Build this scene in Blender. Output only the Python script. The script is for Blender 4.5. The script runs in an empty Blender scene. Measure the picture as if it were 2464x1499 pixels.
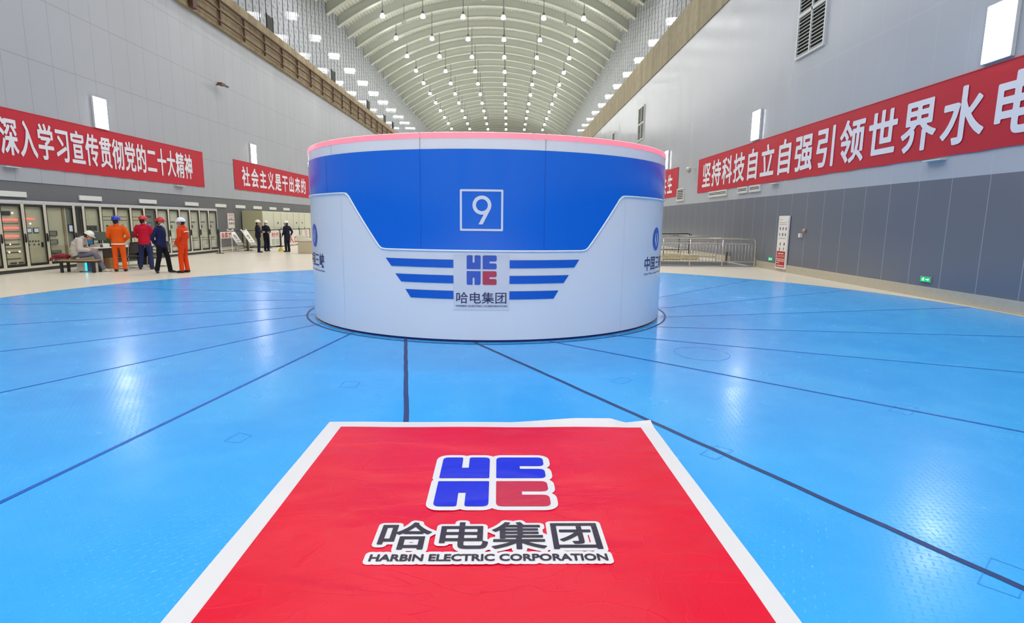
import bpy, bmesh, math, random
from mathutils import Vector, Matrix
random.seed(9)
SC = bpy.context.scene
COL = SC.collection
PI = math.pi
SCALE = 1.08          # everything below is laid out at a camera height of 1.60; scaled to real size at the end

# ------------------------------------------------------------------ materials
def srgb(r, g, b):
    f = lambda c: (c / 255 / 12.92) if c / 255 <= 0.04045 else ((c / 255 + 0.055) / 1.055) ** 2.4
    return (f(r), f(g), f(b), 1)

MATS = {}
class NT:
    """small wrapper to write node trees briefly"""
    def __init__(self, name):
        m = bpy.data.materials.new(name); m.use_nodes = True
        self.m = m; self.t = m.node_tree; self.t.nodes.clear()
        self.out = self.t.nodes.new('ShaderNodeOutputMaterial')
        MATS[name] = m
    def n(self, typ, **kw):
        nd = self.t.nodes.new(typ)
        for k, v in kw.items(): setattr(nd, k, v)
        return nd
    def l(self, a, b): self.t.links.new(a, b)
    def val(self, sock, v):
        if hasattr(v, 'is_output') or isinstance(v, bpy.types.NodeSocket): self.l(v, sock)
        else: sock.default_value = v
    def math(self, op, a, b=0.0, c=0.0, clamp=False):
        nd = self.n('ShaderNodeMath', operation=op, use_clamp=clamp)
        for i, v in enumerate((a, b, c)): self.val(nd.inputs[i], v)
        return nd.outputs[0]
    def coords(self, kind='Object'): return self.n('ShaderNodeTexCoord').outputs[kind]
    def sep(self, v):
        s = self.n('ShaderNodeSeparateXYZ'); self.l(v, s.inputs[0]); return s.outputs
    def noise(self, vec, scale, detail=2, rough=0.5, dist=0.0, scl=None):
        if scl:
            mp = self.n('ShaderNodeMapping'); mp.inputs['Scale'].default_value = scl
            self.l(vec, mp.inputs['Vector']); vec = mp.outputs[0]
        nd = self.n('ShaderNodeTexNoise'); self.l(vec, nd.inputs['Vector'])
        nd.inputs['Scale'].default_value = scale; nd.inputs['Detail'].default_value = detail
        nd.inputs['Roughness'].default_value = rough; nd.inputs['Distortion'].default_value = dist
        return nd.outputs['Fac']
    def mix(self, fac, a, b):
        nd = self.n('ShaderNodeMix', data_type='RGBA')
        self.val(nd.inputs[0], fac); self.val(nd.inputs[6], a); self.val(nd.inputs[7], b)
        return nd.outputs[2]
    def ramp(self, v, lo, hi, a=0.0, b=1.0):
        nd = self.n('ShaderNodeMapRange'); self.val(nd.inputs[0], v)
        for i, x in enumerate((lo, hi, a, b)): nd.inputs[i + 1].default_value = x
        return nd.outputs[0]
    def line(self, coord, pitch, off, width):
        """1 on thin lines repeated every pitch"""
        f = self.math('FRACT', self.math('DIVIDE', self.math('SUBTRACT', coord, off), pitch))
        d = self.math('ABSOLUTE', self.math('SUBTRACT', f, 0.5))
        return self.math('GREATER_THAN', d, 0.5 - width / pitch / 2)
    def bump(self, h, strength, dist=0.01):
        nd = self.n('ShaderNodeBump'); self.l(h, nd.inputs['Height'])
        nd.inputs['Strength'].default_value = strength; nd.inputs['Distance'].default_value = dist
        return nd.outputs[0]
    def bsdf(self, color, rough=0.5, metal=0.0, spec=0.5, normal=None, emit=None, estr=0.0, coat=0.0, crough=0.1):
        p = self.n('ShaderNodeBsdfPrincipled')
        self.val(p.inputs['Base Color'], color); self.val(p.inputs['Roughness'], rough)
        self.val(p.inputs['Metallic'], metal); self.val(p.inputs['Specular IOR Level'], spec)
        if normal is not None: self.l(normal, p.inputs['Normal'])
        if emit is not None:
            self.val(p.inputs['Emission Color'], emit); p.inputs['Emission Strength'].default_value = estr
        p.inputs['Coat Weight'].default_value = coat; p.inputs['Coat Roughness'].default_value = crough
        self.l(p.outputs[0], self.out.inputs[0]); return p

def plain(name, rgb, rough=0.5, metal=0.0, spec=0.5, vary=0.06, nscale=6.0, emit=None, estr=0.0, bump=0.0, bscale=60):
    if name in MATS: return MATS[name]
    t = NT(name); c = srgb(*rgb); co = t.coords()
    col = c
    if vary:
        n = t.noise(co, nscale, 3)
        d = tuple(x * (1 - vary) for x in c[:3]) + (1,); b = tuple(min(1, x * (1 + vary)) for x in c[:3]) + (1,)
        col = t.mix(n, d, b)
    nrm = t.bump(t.noise(co, bscale, 3), bump, 0.01) if bump else None
    t.bsdf(col, rough, metal, spec, nrm, emit, estr)
    return t.m

def glow(name, rgb, strength):
    if name in MATS: return MATS[name]
    t = NT(name); e = t.n('ShaderNodeEmission'); e.inputs[0].default_value = srgb(*rgb); e.inputs[1].default_value = strength
    t.l(e.outputs[0], t.out.inputs[0]); return t.m

# ------------------------------------------------------------------ mesh helpers
class MB:
    def __init__(self): self.bm = bmesh.new(); self.mi = 0
    def face(self, vs):
        try:
            f = self.bm.faces.new(vs); f.material_index = self.mi; return f
        except ValueError: return None
    def box(self, x0, y0, z0, x1, y1, z1, bev=0.0, M=None):
        b = bmesh.new()
        v = [b.verts.new(p) for p in ((x0,y0,z0),(x1,y0,z0),(x1,y1,z0),(x0,y1,z0),(x0,y0,z1),(x1,y0,z1),(x1,y1,z1),(x0,y1,z1))]
        for q in ((3,2,1,0),(4,5,6,7),(0,1,5,4),(1,2,6,5),(2,3,7,6),(3,0,4,7)): b.faces.new([v[i] for i in q])
        if bev: bmesh.ops.bevel(b, geom=b.edges[:], offset=bev, segments=2, affect='EDGES', profile=0.5)
        self.add(b, M); return self
    def add(self, b, M=None):
        mp = {}
        for v in b.verts: mp[v] = self.bm.verts.new(M @ v.co if M else v.co)
        for f in b.faces: self.face([mp[v] for v in f.verts])
        b.free()
    def addmesh(self, me, fn=None):
        vs = [self.bm.verts.new(fn(v.co) if fn else v.co) for v in me.vertices]
        for p in me.polygons: self.face([vs[i] for i in p.vertices])
        return self
    def loft(self, rings, cap=True):
        rr = [[self.bm.verts.new(p) for p in r] for r in rings]
        n = len(rr[0])
        for a, b in zip(rr, rr[1:]):
            for i in range(n): self.face([a[i], a[(i+1)%n], b[(i+1)%n], b[i]])
        if cap: self.face(rr[0][::-1]); self.face(rr[-1])
        return self
    def tube(self, pts, radii, n=10, flat=1.0, ref=None, cap=True):
        pts = [Vector(p) for p in pts]
        if not hasattr(radii, '__len__'): radii = [radii] * len(pts)
        rings = []; u = None
        for i, p in enumerate(pts):
            d = (pts[min(i+1, len(pts)-1)] - pts[max(i-1, 0)])
            d = d.normalized() if d.length > 1e-9 else Vector((0,0,1))
            if u is None:
                r = Vector(ref) if ref else (Vector((1,0,0)) if abs(d.x) < 0.8 else Vector((0,1,0)))
                u = (r - d * r.dot(d)).normalized()
            else:
                u = (u - d * u.dot(d)).normalized()
            w = d.cross(u)
            a, b = radii[i] if hasattr(radii[i], '__len__') else (radii[i], radii[i] * flat)
            rings.append([p + u * math.cos(2*PI*k/n) * a + w * math.sin(2*PI*k/n) * b for k in range(n)])
        return self.loft(rings, cap)
    def cyl(self, p0, p1, r, n=12): return self.tube([p0, p1], [r, r], n)
    def ell(self, c, r, seg=14, rng=9, M=None):
        rings = []
        for i in range(1, rng):
            t = PI * i / rng
            ring = [Vector((c[0] + r[0]*math.sin(t)*math.cos(2*PI*k/seg), c[1] + r[1]*math.sin(t)*math.sin(2*PI*k/seg), c[2] - r[2]*math.cos(t))) for k in range(seg)]
            rings.append([M @ p for p in ring] if M else ring)
        return self.loft(rings)
    def poly(self, pts): 
        self.face([self.bm.verts.new(p) for p in pts]); return self
    def prism(self, pts, dvec):
        a = [self.bm.verts.new(p) for p in pts]; b = [self.bm.verts.new(Vector(p) + Vector(dvec)) for p in pts]
        n = len(a); self.face(a[::-1]); self.face(b)
        for i in range(n): self.face([a[i], a[(i+1)%n], b[(i+1)%n], b[i]])
        return self
    def mesh(self, name, mats, smooth=False, recalc=True):
        if recalc: bmesh.ops.recalc_face_normals(self.bm, faces=self.bm.faces[:])
        me = bpy.data.meshes.new(name); self.bm.to_mesh(me); self.bm.free()
        for m in (mats if isinstance(mats, (list, tuple)) else [mats]): me.materials.append(m)
        if smooth:
            for p in me.polygons: p.use_smooth = True
            if smooth == 'auto':
                try: me.set_sharp_from_angle(angle=math.radians(40))
                except Exception: pass
        return me
    def obj(self, name, mats, parent=None, smooth=False, loc=(0,0,0), recalc=True, label=None):
        o = bpy.data.objects.new(name, self.mesh(name, mats, smooth, recalc)); COL.objects.link(o)
        o.location = loc
        if parent: o.parent = parent
        if label: o['label'] = label
        return o

def tag(o, label, cat, group=None):
    o['label'] = label; o['category'] = cat
    if group: o['group'] = group
    return o
def thing(name, label, cat, loc=(0,0,0), rz=0.0, group=None):
    o = bpy.data.objects.new(name, None); COL.objects.link(o)
    o.location = loc; o.rotation_euler = (0, 0, rz); o.empty_display_size = 0.1
    return tag(o, label, cat, group)
def struct(o): o['kind'] = 'structure'; return o
def dup(root, loc=None, label=None, group=None):
    r = root.copy(); COL.objects.link(r)
    if loc is not None: r.location = loc
    if label: r['label'] = label
    if group: r['group'] = group
    for ch in list(root.children):
        c = ch.copy(); COL.objects.link(c); c.parent = r
        for g in list(ch.children):
            d = g.copy(); COL.objects.link(d); d.parent = c
    return r

def curve_to_mesh(cu):
    o = bpy.data.objects.new('tmp', cu); COL.objects.link(o)
    dg = bpy.context.evaluated_depsgraph_get(); dg.update()
    me = bpy.data.meshes.new_from_object(o.evaluated_get(dg))
    bpy.data.objects.remove(o); bpy.data.curves.remove(cu)
    return me
def glyph(s, offset=0.0, res=4):
    cu = bpy.data.curves.new('t', 'FONT'); cu.body = s; cu.size = 1.0; cu.offset = offset; cu.resolution_u = res
    return curve_to_mesh(cu)
def poly_mesh(polys, offset=0.0):
    cu = bpy.data.curves.new('s', 'CURVE'); cu.dimensions = '2D'; cu.fill_mode = 'BOTH'; cu.offset = offset
    for pts in polys:
        sp = cu.splines.new('POLY'); sp.points.add(len(pts) - 1)
        for p, q in zip(sp.points, pts): p.co = (q[0], q[1], 0, 1)
        sp.use_cyclic_u = True
    return curve_to_mesh(cu)
# em box of a CJK glyph in this font at size 1
EM = dict(x0=0.03, x1=0.97, y0=-0.06, y1=0.86)
def cjk(mb, ch, x0, x1, y0, y1, fn, offset=0.0):
    """one character fitted from its em box to [x0,x1]x[y0,y1], then mapped by fn"""
    me = glyph(ch, offset)
    f = lambda c: fn(x0 + (c.x - EM['x0']) / (EM['x1'] - EM['x0']) * (x1 - x0), y0 + (c.y - EM['y0']) / (EM['y1'] - EM['y0']) * (y1 - y0))
    mb.addmesh(me, f); bpy.data.meshes.remove(me)
def line_text(mb, s, x0, x1, y0, y1, fn, offset=0.0, res=3):
    """a line of text whose inked box is fitted to [x0,x1]x[y0,y1]"""
    ref = glyph(s, 0.0, 2)
    xs = [v.co.x for v in ref.vertices]; ys = [v.co.y for v in ref.vertices]
    a, b, c, d = min(xs), max(xs), min(ys), max(ys); bpy.data.meshes.remove(ref)
    me = glyph(s, offset, res)
    mb.addmesh(me, lambda q: fn(x0 + (q.x - a) / (b - a) * (x1 - x0), y0 + (q.y - c) / (d - c) * (y1 - y0)))
    bpy.data.meshes.remove(me)
def rounded(pts, r, seg=5):
    """round the corners of a polygon; r may be a list"""
    out = []; n = len(pts)
    for i in range(n):
        p = Vector(pts[i]); a = Vector(pts[i-1]); b = Vector(pts[(i+1) % n])
        ri = r[i] if hasattr(r, '__len__') else r
        if ri <= 0: out.append(tuple(p)); continue
        da = (a - p).normalized(); db = (b - p).normalized()
        ri_ = min(ri, (a - p).length * .49, (b - p).length * .49)
        A = p + da * ri_; B = p + db * ri_
        for k in range(seg + 1):
            t = k / seg; q = A * (1-t)**2 + p * 2*t*(1-t) + B * t*t
            out.append((q.x, q.y))
    return out

from mathutils.bvhtree import BVHTree
def grow(src, dist, step, z, mb):
    """white outline: everything within dist of the flat shape src (a bmesh in the plane z=const), by marching squares"""
    bmesh.ops.triangulate(src, faces=src.faces[:])
    for v in src.verts: v.co.z = 0
    bv = BVHTree.FromBMesh(src)
    xs = [v.co.x for v in src.verts]; ys = [v.co.y for v in src.verts]
    x0, y0 = min(xs)-dist-step*2, min(ys)-dist-step*2
    nx, ny = int((max(xs)-x0+dist+step*2)/step)+2, int((max(ys)-y0+dist+step*2)/step)+2
    F = [[0.0]*(nx+1) for _ in range(ny+1)]
    for j in range(ny+1):
        for i in range(nx+1):
            r = bv.find_nearest((x0+i*step, y0+j*step, 0)); F[j][i] = dist - r[3]
    cache = {}
    def vert(x, y):
        k = (round(x*1e6), round(y*1e6))
        if k not in cache: cache[k] = mb.bm.verts.new((x, y, z))
        return cache[k]
    for j in range(ny):
        for i in range(nx):
            c = [(i,j),(i+1,j),(i+1,j+1),(i,j+1)]; val = [F[q][p] for p, q in c]
            if max(val) <= 0: continue
            pts = []
            for k in range(4):
                (p,q), (p2,q2) = c[k], c[(k+1)%4]; a, b = val[k], val[(k+1)%4]
                if a > 0: pts.append((x0+p*step, y0+q*step))
                if (a > 0) != (b > 0):
                    t = a/(a-b); pts.append((x0+(p+(p2-p)*t)*step, y0+(q+(q2-q)*t)*step))
            vs = []
            for p in pts:
                v = vert(*p)
                if v not in vs: vs.append(v)
            if len(vs) >= 3: mb.face(vs)
    src.free()

# ------------------------------------------------------------------ camera
def build_camera():
    p, r, y = CAM['p'], CAM['r'], CAM['y']
    fw = Vector((math.sin(y)*math.cos(p), math.cos(y)*math.cos(p), -math.sin(p)))
    rt = Vector((math.cos(y), -math.sin(y), 0)); up = rt.cross(fw)
    R = math.cos(r)*rt + math.sin(r)*up; U = -math.sin(r)*rt + math.cos(r)*up
    M = Matrix((R, U, -fw)).transposed().to_4x4(); M.translation = Vector((0, 0, 1.6))
    cd = bpy.data.cameras.new('camera'); cd.sensor_fit = 'HORIZONTAL'; cd.sensor_width = 36
    cd.lens = CAM['f'] / 2464 * 36; cd.clip_end = 500; cd.clip_start = 0.05
    co = bpy.data.objects.new('camera', cd); COL.objects.link(co); co.matrix_world = M; SC.camera = co
CAM = dict(f=1364.247, p=0.157, r=0.011, y=0.008)
build_camera()

# ================================================================== SETTING
XL, XR = -14.9, 9.45           # lower wall planes
UL, UR = -15.42, 10.54         # upper wall planes
YB, YE = -46.0, 190.0          # back and far ends
ZB0, ZB1 = 11.15, 13.05        # crane beam
ZS = 18.6                      # springing of the vault
XC0, RV, ZC = -2.44, 22.6, 0.13
CX, CY, RD, RB = -0.355, 10.486, 3.069, 9.68   # drum centre, radius, cover-disc radius

# --- floor
def m_floor():
    t = NT('cream_floor'); co = t.coords()
    n = t.noise(co, 0.5, 4, 0.6); n2 = t.noise(co, 9.0, 3)
    c = t.mix(n, srgb(222, 214, 196), srgb(236, 229, 212))
    c = t.mix(t.math('MULTIPLY', n2, 0.15), c, srgb(205, 198, 182))
    t.bsdf(c, 0.28, spec=0.5); return t.m
mb = MB()
HX0, HX1, HY0, HY1 = 5.3, 9.3, 21.55, 24.1      # stair opening
def quad(x0, y0, x1, y1, z=0.0): mb.poly([(x0,y0,z),(x1,y0,z),(x1,y1,z),(x0,y1,z)])
quad(XL-1, YB, XR+1.2, HY0); quad(XL-1, HY1, XR+1.2, YE); quad(XL-1, HY0, HX0, HY1); quad(HX1, HY0, XR+1.2, HY1)
struct(mb.obj('floor', m_floor()))
mb = MB()
mb.poly([(HX0,HY0,0),(HX1,HY0,0),(HX1,HY0,-3),(HX0,HY0,-3)]).poly([(HX0,HY1,0),(HX1,HY1,0),(HX1,HY1,-3),(HX0,HY1,-3)])
mb.poly([(HX0,HY0,0),(HX0,HY1,0),(HX0,HY1,-3),(HX0,HY0,-3)]).poly([(HX1,HY0,0),(HX1,HY1,0),(HX1,HY1,-3),(HX1,HY0,-3)])
mb.poly([(HX0,HY0,-3),(HX1,HY0,-3),(HX1,HY1,-3),(HX0,HY1,-3)])
for k in range(9): mb.box(HX0 + 0.3*k, HY0+.4, -0.17*(k+1)-.1, HX0 + 0.3*(k+1), HY1-.3, -0.17*(k+1))
struct(mb.obj('trim_1', plain('stairwell_concrete', (150,152,155), 0.6)))

# --- side walls
def m_wall(name, base, line, pitch, off, zlines, rough, lw=0.02, streak=0.0, zoff=0.55):
    t = NT(name); co = t.coords(); s = t.sep(co)
    n = t.noise(co, 0.35, 4, 0.6)
    b = srgb(*base); d = tuple(x*0.94 for x in b[:3])+(1,)
    c = t.mix(n, d, b)
    v = t.line(s[1], pitch, off, lw)
    if zlines: v = t.math('MAXIMUM', v, t.line(s[2], zlines, zoff, lw*1.2))
    c = t.mix(t.math('MULTIPLY', v, 0.55), c, srgb(*line))
    r = rough
    nn = t.noise(co, 1.0, 3, 0.5, 0, (1, 0.9, 0.05))
    r = t.ramp(nn, 0.35, 0.7, rough*0.8, rough*1.25) if zlines else rough
    nb = t.bump(t.noise(co, 0.8, 2), 0.02, 0.02)
    t.bsdf(c, r, spec=0.5, normal=nb); return t.m
WL = m_wall('left_wall_panel', (172,175,182), (122,125,132), 1.052, 18.0, 2.12, 0.42, 0.022, zoff=0.58)
WR = m_wall('right_wall_panel', (178,182,190), (196,199,204), 1.06, 11.2, 4.4, 0.22, 0.012, zoff=2.56)
DL = m_wall('left_dado_panel', (108,109,112), (90,91,95), 1.05, 18.0, 0, 0.45, 0.015)
DR = m_wall('right_dado_panel', (109,114,125), (180,183,188), 1.06, 11.17, 0, 0.22, 0.018)
def wallquad(x, z0, z1, y0=YB, y1=YE, t=0.3, side=1):
    m = MB(); m.box(x if side > 0 else x - t, y0, z0, x + t if side > 0 else x, y1, z1); return m
struct(wallquad(XL, 2.65, ZB0, side=-1).obj('wall_left', WL))
struct(wallquad(XL-.02, 0, 2.65, side=-1, t=.28).obj('trim_2', DL))
struct(wallquad(XR, 2.62, ZB0, side=1).obj('wall_right', WR))
struct(wallquad(XR, 0, 2.62, side=1).obj('trim_3', DR))
def m_stone():
    t = NT('skirting_stone'); co = t.coords(); n = t.noise(co, 14, 4)
    t.bsdf(t.mix(n, srgb(176,166,146), srgb(196,187,168)), 0.22, spec=0.6); return t.m
ST = m_stone()
m = MB(); m.box(XR-.02, YB, 0, XR, HY0-.02, .255); m.box(XR-.02, HY1, 0, XR, YE, .255); struct(m.obj('baseboard_right', ST))
m = MB(); m.box(XL-.02, YB, 0, XL, YE, .12); struct(m.obj('baseboard_left', ST))

# --- upper walls: ribbed metal panels
def m_upper():
    t = NT('ribbed_metal_panel'); co = t.coords(); s = t.sep(co)
    seam = t.line(s[1], 1.03, 35.24, 0.13)
    hs = t.line(s[2], 2.05, 14.4, 0.03)
    # perforated lozenges
    a = t.math('SINE', t.math('MULTIPLY', t.math('ADD', s[1], t.math('MULTIPLY', s[2], 0.55)), 6.1))
    b = t.math('SINE', t.math('MULTIPLY', t.math('SUBTRACT', s[2], t.math('MULTIPLY', s[1], 0.25)), 9.0))
    pat = t.ramp(t.math('MULTIPLY', a, b), 0.25, 0.7)
    c = t.mix(t.math('MULTIPLY', pat, 0.55), srgb(196,200,208), srgb(140,146,158))
    c = t.mix(seam, c, srgb(44,46,54)); c = t.mix(hs, c, srgb(120,124,132))
    w = t.math('SINE', t.math('MULTIPLY', s[1], 2*PI/0.343))
    nb = t.bump(w, 0.045, 0.02)
    t.bsdf(c, 0.02, metal=0.0, spec=0.35, normal=nb); return t.m
MU = m_upper()
struct(wallquad(UL, ZB1-.1, ZS+1.6, side=-1).obj('wall_left_upper', MU))
struct(wallquad(UR, ZB1-.1, ZS+1.6, side=1).obj('wall_right_upper', MU))
# end walls
m = MB(); m.box(UL-.5, YE, 0, UR+.5, YE+.3, 24.5); struct(m.obj('wall_far', plain('end_wall', (176,178,180), .5)))
m = MB(); m.box(UL-.5, YB-.3, 0, UR+.5, YB, 24.5); struct(m.obj('wall_back', MATS['end_wall']))

# --- dark doorways on the crane ledge
for k, (y0, y1) in enumerate(((38.4,39.3),(51.67,52.64),(64.2,65.2),(72.5,73.45),(77.6,78.5))):
    m = MB(); m.box(UL, y0, ZB1, UL+.03, y1, 14.4); m.box(UL, y0-.06, ZB1, UL+.05, y0, 14.46); m.box(UL, y1, ZB1, UL+.05, y1+.06, 14.46)
    struct(m.obj('door_%d' % (k+1), plain('dark_doorway', (22,22,24), .6)))

# --- crane beams
def m_conc(name, a, b, stain):
    t = NT(name); co = t.coords()
    n1 = t.noise(co, 1.0, 4, .6, 0, (1, 1.2, .12)); n2 = t.noise(co, 2.2, 5, .65)
    c = t.mix(t.ramp(n1, .35, .65), srgb(*a), srgb(*b))
    c = t.mix(t.math('MULTIPLY', t.ramp(n2, .48, .75), .6), c, srgb(*stain))
    t.bsdf(c, .7, spec=.3, normal=t.bump(n2, .25, .03)); return t.m
m = MB(); m.box(UL-.3, YB, ZB0, -14.75, YE, ZB1); 
o = m.obj('crane_beam', m_conc('left_beam_concrete', (142,126,98), (166,152,122), (104,90,66))); struct(o)
m = MB(); m.box(9.4, YB, ZB0, UR+.3, YE, ZB1)
o = m.obj('crane_beam', m_conc('right_beam_concrete', (138,128,104), (158,148,124), (112,102,78))); struct(o)
# brown conductor rails on the left beam
cr = thing('conductor_rail', 'three brown pipes on brackets along the left concrete crane beam', 'rail', (-14.62, 10, ZB0))
RUST = plain('rusty_brown_steel', (88, 56, 40), .6, vary=.2)
for z, r in ((.28,.05),(.8,.055),(1.28,.07)):
    m = MB(); m.cyl((0,-20,z),(0,125,z),r,8); m.obj('rail', RUST, cr)
pm = MB(); pm.box(-.06,-.05,.08,.03,.05,1.32); pm.box(-.13,-.03,.26,-.0,.03,.32); pm.box(-.13,-.03,.78,0,.03,.84); pm.box(-.13,-.03,1.24,0,.03,1.3)
pm = pm.mesh('bracket', RUST)
for k in range(44):
    o = bpy.data.objects.new('bracket', pm); COL.objects.link(o); o.parent = cr; o.location = (0, 30.64 - 10 - 2.67*6 + 2.67*k, 0)
m = MB(); m.box(-.1,17.9,.02,.1,18.3,1.5); m.obj('junction_post', RUST, cr)

# --- vaulted ceiling with ribs
def arc_pts(r, n=48, xa=UL, xb=UR):
    a0 = math.asin((xa-XC0)/RV); a1 = math.asin((xb-XC0)/RV)
    return [(XC0 + r*math.sin(a0+(a1-a0)*k/n), ZC + r*math.cos(a0+(a1-a0)*k/n)) for k in range(n+1)]
def m_deck():
    t = NT('corrugated_deck'); co = t.coords(); s = t.sep(co)
    ln = t.line(s[0], .3, 0, .05)
    c = t.mix(t.math('MULTIPLY', ln, .6), srgb(226,230,218), srgb(164,168,158))
    w = t.math('SINE', t.math('MULTIPLY', s[0], 2*PI/.3))
    t.bsdf(c, .5, normal=t.bump(w, .3, .03)); return t.m
ceil = MB()
up = arc_pts(RV+.72)
va = [[ceil.bm.verts.new((x, y, z)) for x, z in up] for y in (YB-.3, YE+.3)]
for i in range(len(up)-1): ceil.face([va[0][i], va[0][i+1], va[1][i+1], va[1][i]])
ceil = struct(ceil.obj('ceiling', m_deck(), recalc=False))
RIBM = plain('rib_paint', (216,220,208), .5, vary=.05, nscale=.8)
rb = MB()
for (r0, r1, w) in ((RV, RV+.07, .24), (RV+.07, RV+.76, .11)):
    A, B = arc_pts(r0), arc_pts(r1)
    rb.loft([[(a[0],-w,a[1]),(a[0],w,a[1]),(b[0],w,b[1]),(b[0],-w,b[1])] for a, b in zip(A, B)])
rbm = rb.mesh('rib', RIBM)
RIB0, RIBP = 51.15, 3.11
for k in range(-31, 44):
    o = bpy.data.objects.new('rib', rbm); COL.objects.link(o); o.parent = ceil; o.location = (0, RIB0 + RIBP*k, 0)
# dark slots in the deck
for (x, y, w) in ((-7.0,58.9,.7),(-2.3,58.9,1.4),(3.0,58.9,.9),(-6.2,71.5,.7),(-2.3,68.2,1.0)):
    m = MB(); z = ZC + math.sqrt((RV+.70)**2-(x-XC0)**2)
    m.box(-w/2,-.25,-.10,w/2,.25,.0); o = m.obj('vent_slot', plain('dark_slot', (40,42,40), .7), ceil, loc=(x, y, z))

# ================================================================== LAMPS
def lampz(x): return ZC + math.sqrt(RV*RV-(x-XC0)**2)
GLOW = glow('lamp_glow', (255,255,255), 34.0)
CAPM = plain('lamp_housing', (120,124,122), .4, metal=.4)
RODM = plain('lamp_rod', (126,130,124), .5)
capm = MB(); capm.tube([(0,0,.62),(0,0,.5),(0,0,.34)],[.06,.12,.13],12); capm = capm.mesh('lamp_cap', CAPM, True)
shm = MB(); shm.tube([(0,0,.34),(0,0,.24),(0,0,.12),(0,0,.04),(0,0,.0)],[.12,.17,.22,.20,.1],16); shm = shm.mesh('lamp_shade', GLOW, True)
rdm = MB(); rdm.cyl((0,0,0),(0,0,1),.028,6); rdm = rdm.mesh('rod', RODM)
LX = [-11.41, -7.82, -4.22, -.63, 2.98, 6.57]
ordn = ['leftmost','second from the left','third from the left','third from the right','second from the right','rightmost']
rown = ['nearest','second','third','fourth','fifth','sixth','seventh','eighth','ninth','tenth','eleventh']
LROW0, LROWP = 54.15, 6.22
LAMPZ = 19.45
for j in range(11):
    for i, x in enumerate(LX):
        y = LROW0 + LROWP*j
        t = thing('pendant_lamp', f'lit bell pendant lamp, {ordn[i]} in the {rown[j]} row under the vault', 'lamp', (x, y, LAMPZ), 0, 'pendant lamps under the vault')
        for nm, me in (('lamp_cap', capm), ('lamp_shade', shm)):
            o = bpy.data.objects.new(nm, me); COL.objects.link(o); o.parent = t
        o = bpy.data.objects.new('rod', rdm); COL.objects.link(o); o.parent = t; o.location = (0,0,.6); o.scale = (1,1,lampz(x)-LAMPZ-.6)
LD = bpy.data.lights.new('lamp_light', 'SPOT'); LD.energy = 455*SCALE**2; LD.spot_size = math.radians(165); LD.spot_blend = .9; LD.shadow_soft_size = .12
LD.color = (1.0, .995, .985)
LD2 = LD.copy(); LD2.energy = LD.energy*2
LD_BOOST = LD.copy(); LD_BOOST.energy = LD.energy*3.8  # unseen rows behind the camera, boosted to brighten the drum's front
for j in list(range(-16, -1, 2)) + list(range(-1, 11)) + list(range(12, 20, 2)):      # unseen rows without fixtures: every second row at double power, more behind the camera
    for i, x in enumerate(LX):
        o = bpy.data.objects.new('lamp_light', LD if -2 < j < 11 else LD_BOOST if j < -10 else LD2); COL.objects.link(o); o.location = (x, LROW0 + LROWP*j, LAMPZ-.16)

# unlit ceiling instruments
for (x, y, z, lab) in ((-9.9, 56.5, 20.0, 'small unlit grey fixture hanging left of the nearest lamp row'), (-2.35, 53.0, 20.9, 'small unlit pale fixture hanging at the crown of the vault'), (5.2, 57.6, 20.4, 'small unlit white fixture hanging right of centre under the vault')):
    t = thing('ceiling_sensor', lab, 'sensor', (x, y, z))
    m = MB(); m.cyl((0,0,0),(0,0,lampz(x)-z+.02),.02,6); m.obj('rod', RODM, t)
    m = MB(); m.tube([(0,0,.1),(0,0,0),(0,0,-.25),(0,0,-.3)],[.08,.2,.22,.12],12); m.obj('housing', plain('sensor_white', (205,208,196), .5), t, True)

# wall lights: upright lit panels
WGL = glow('wall_light_glow', (250,252,255), 26.0)
FRM = plain('light_frame', (200,202,206), .4)
def wall_light(side, y, label):
    x = XL if side < 0 else XR
    t = thing('wall_light', label, 'wall light', (x, y, 4.77), 0 if side > 0 else PI, 'wall lights')
    m = MB(); m.box(-.08,-.35,0,0,.35,1.1,.01); m.obj('housing', FRM, t)
    m = MB(); m.box(-.095,-.32,.03,-.081,.32,1.07); m.obj('diffuser', WGL, t)
wall_light(-1, 21.53, 'bright white wall light above the long slogan banner on the left wall')
wall_light(-1, 34.02, 'bright white wall light above the shorter red banner beside the drum on the left')
wall_light(1, 11.52, 'large bright wall light at the top right above the end of the long banner')
wall_light(1, 22.35, 'bright wall light above the middle of the long banner on the right wall')
wall_light(1, 34.72, 'thin bright wall light just right of the drum rim')

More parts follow.
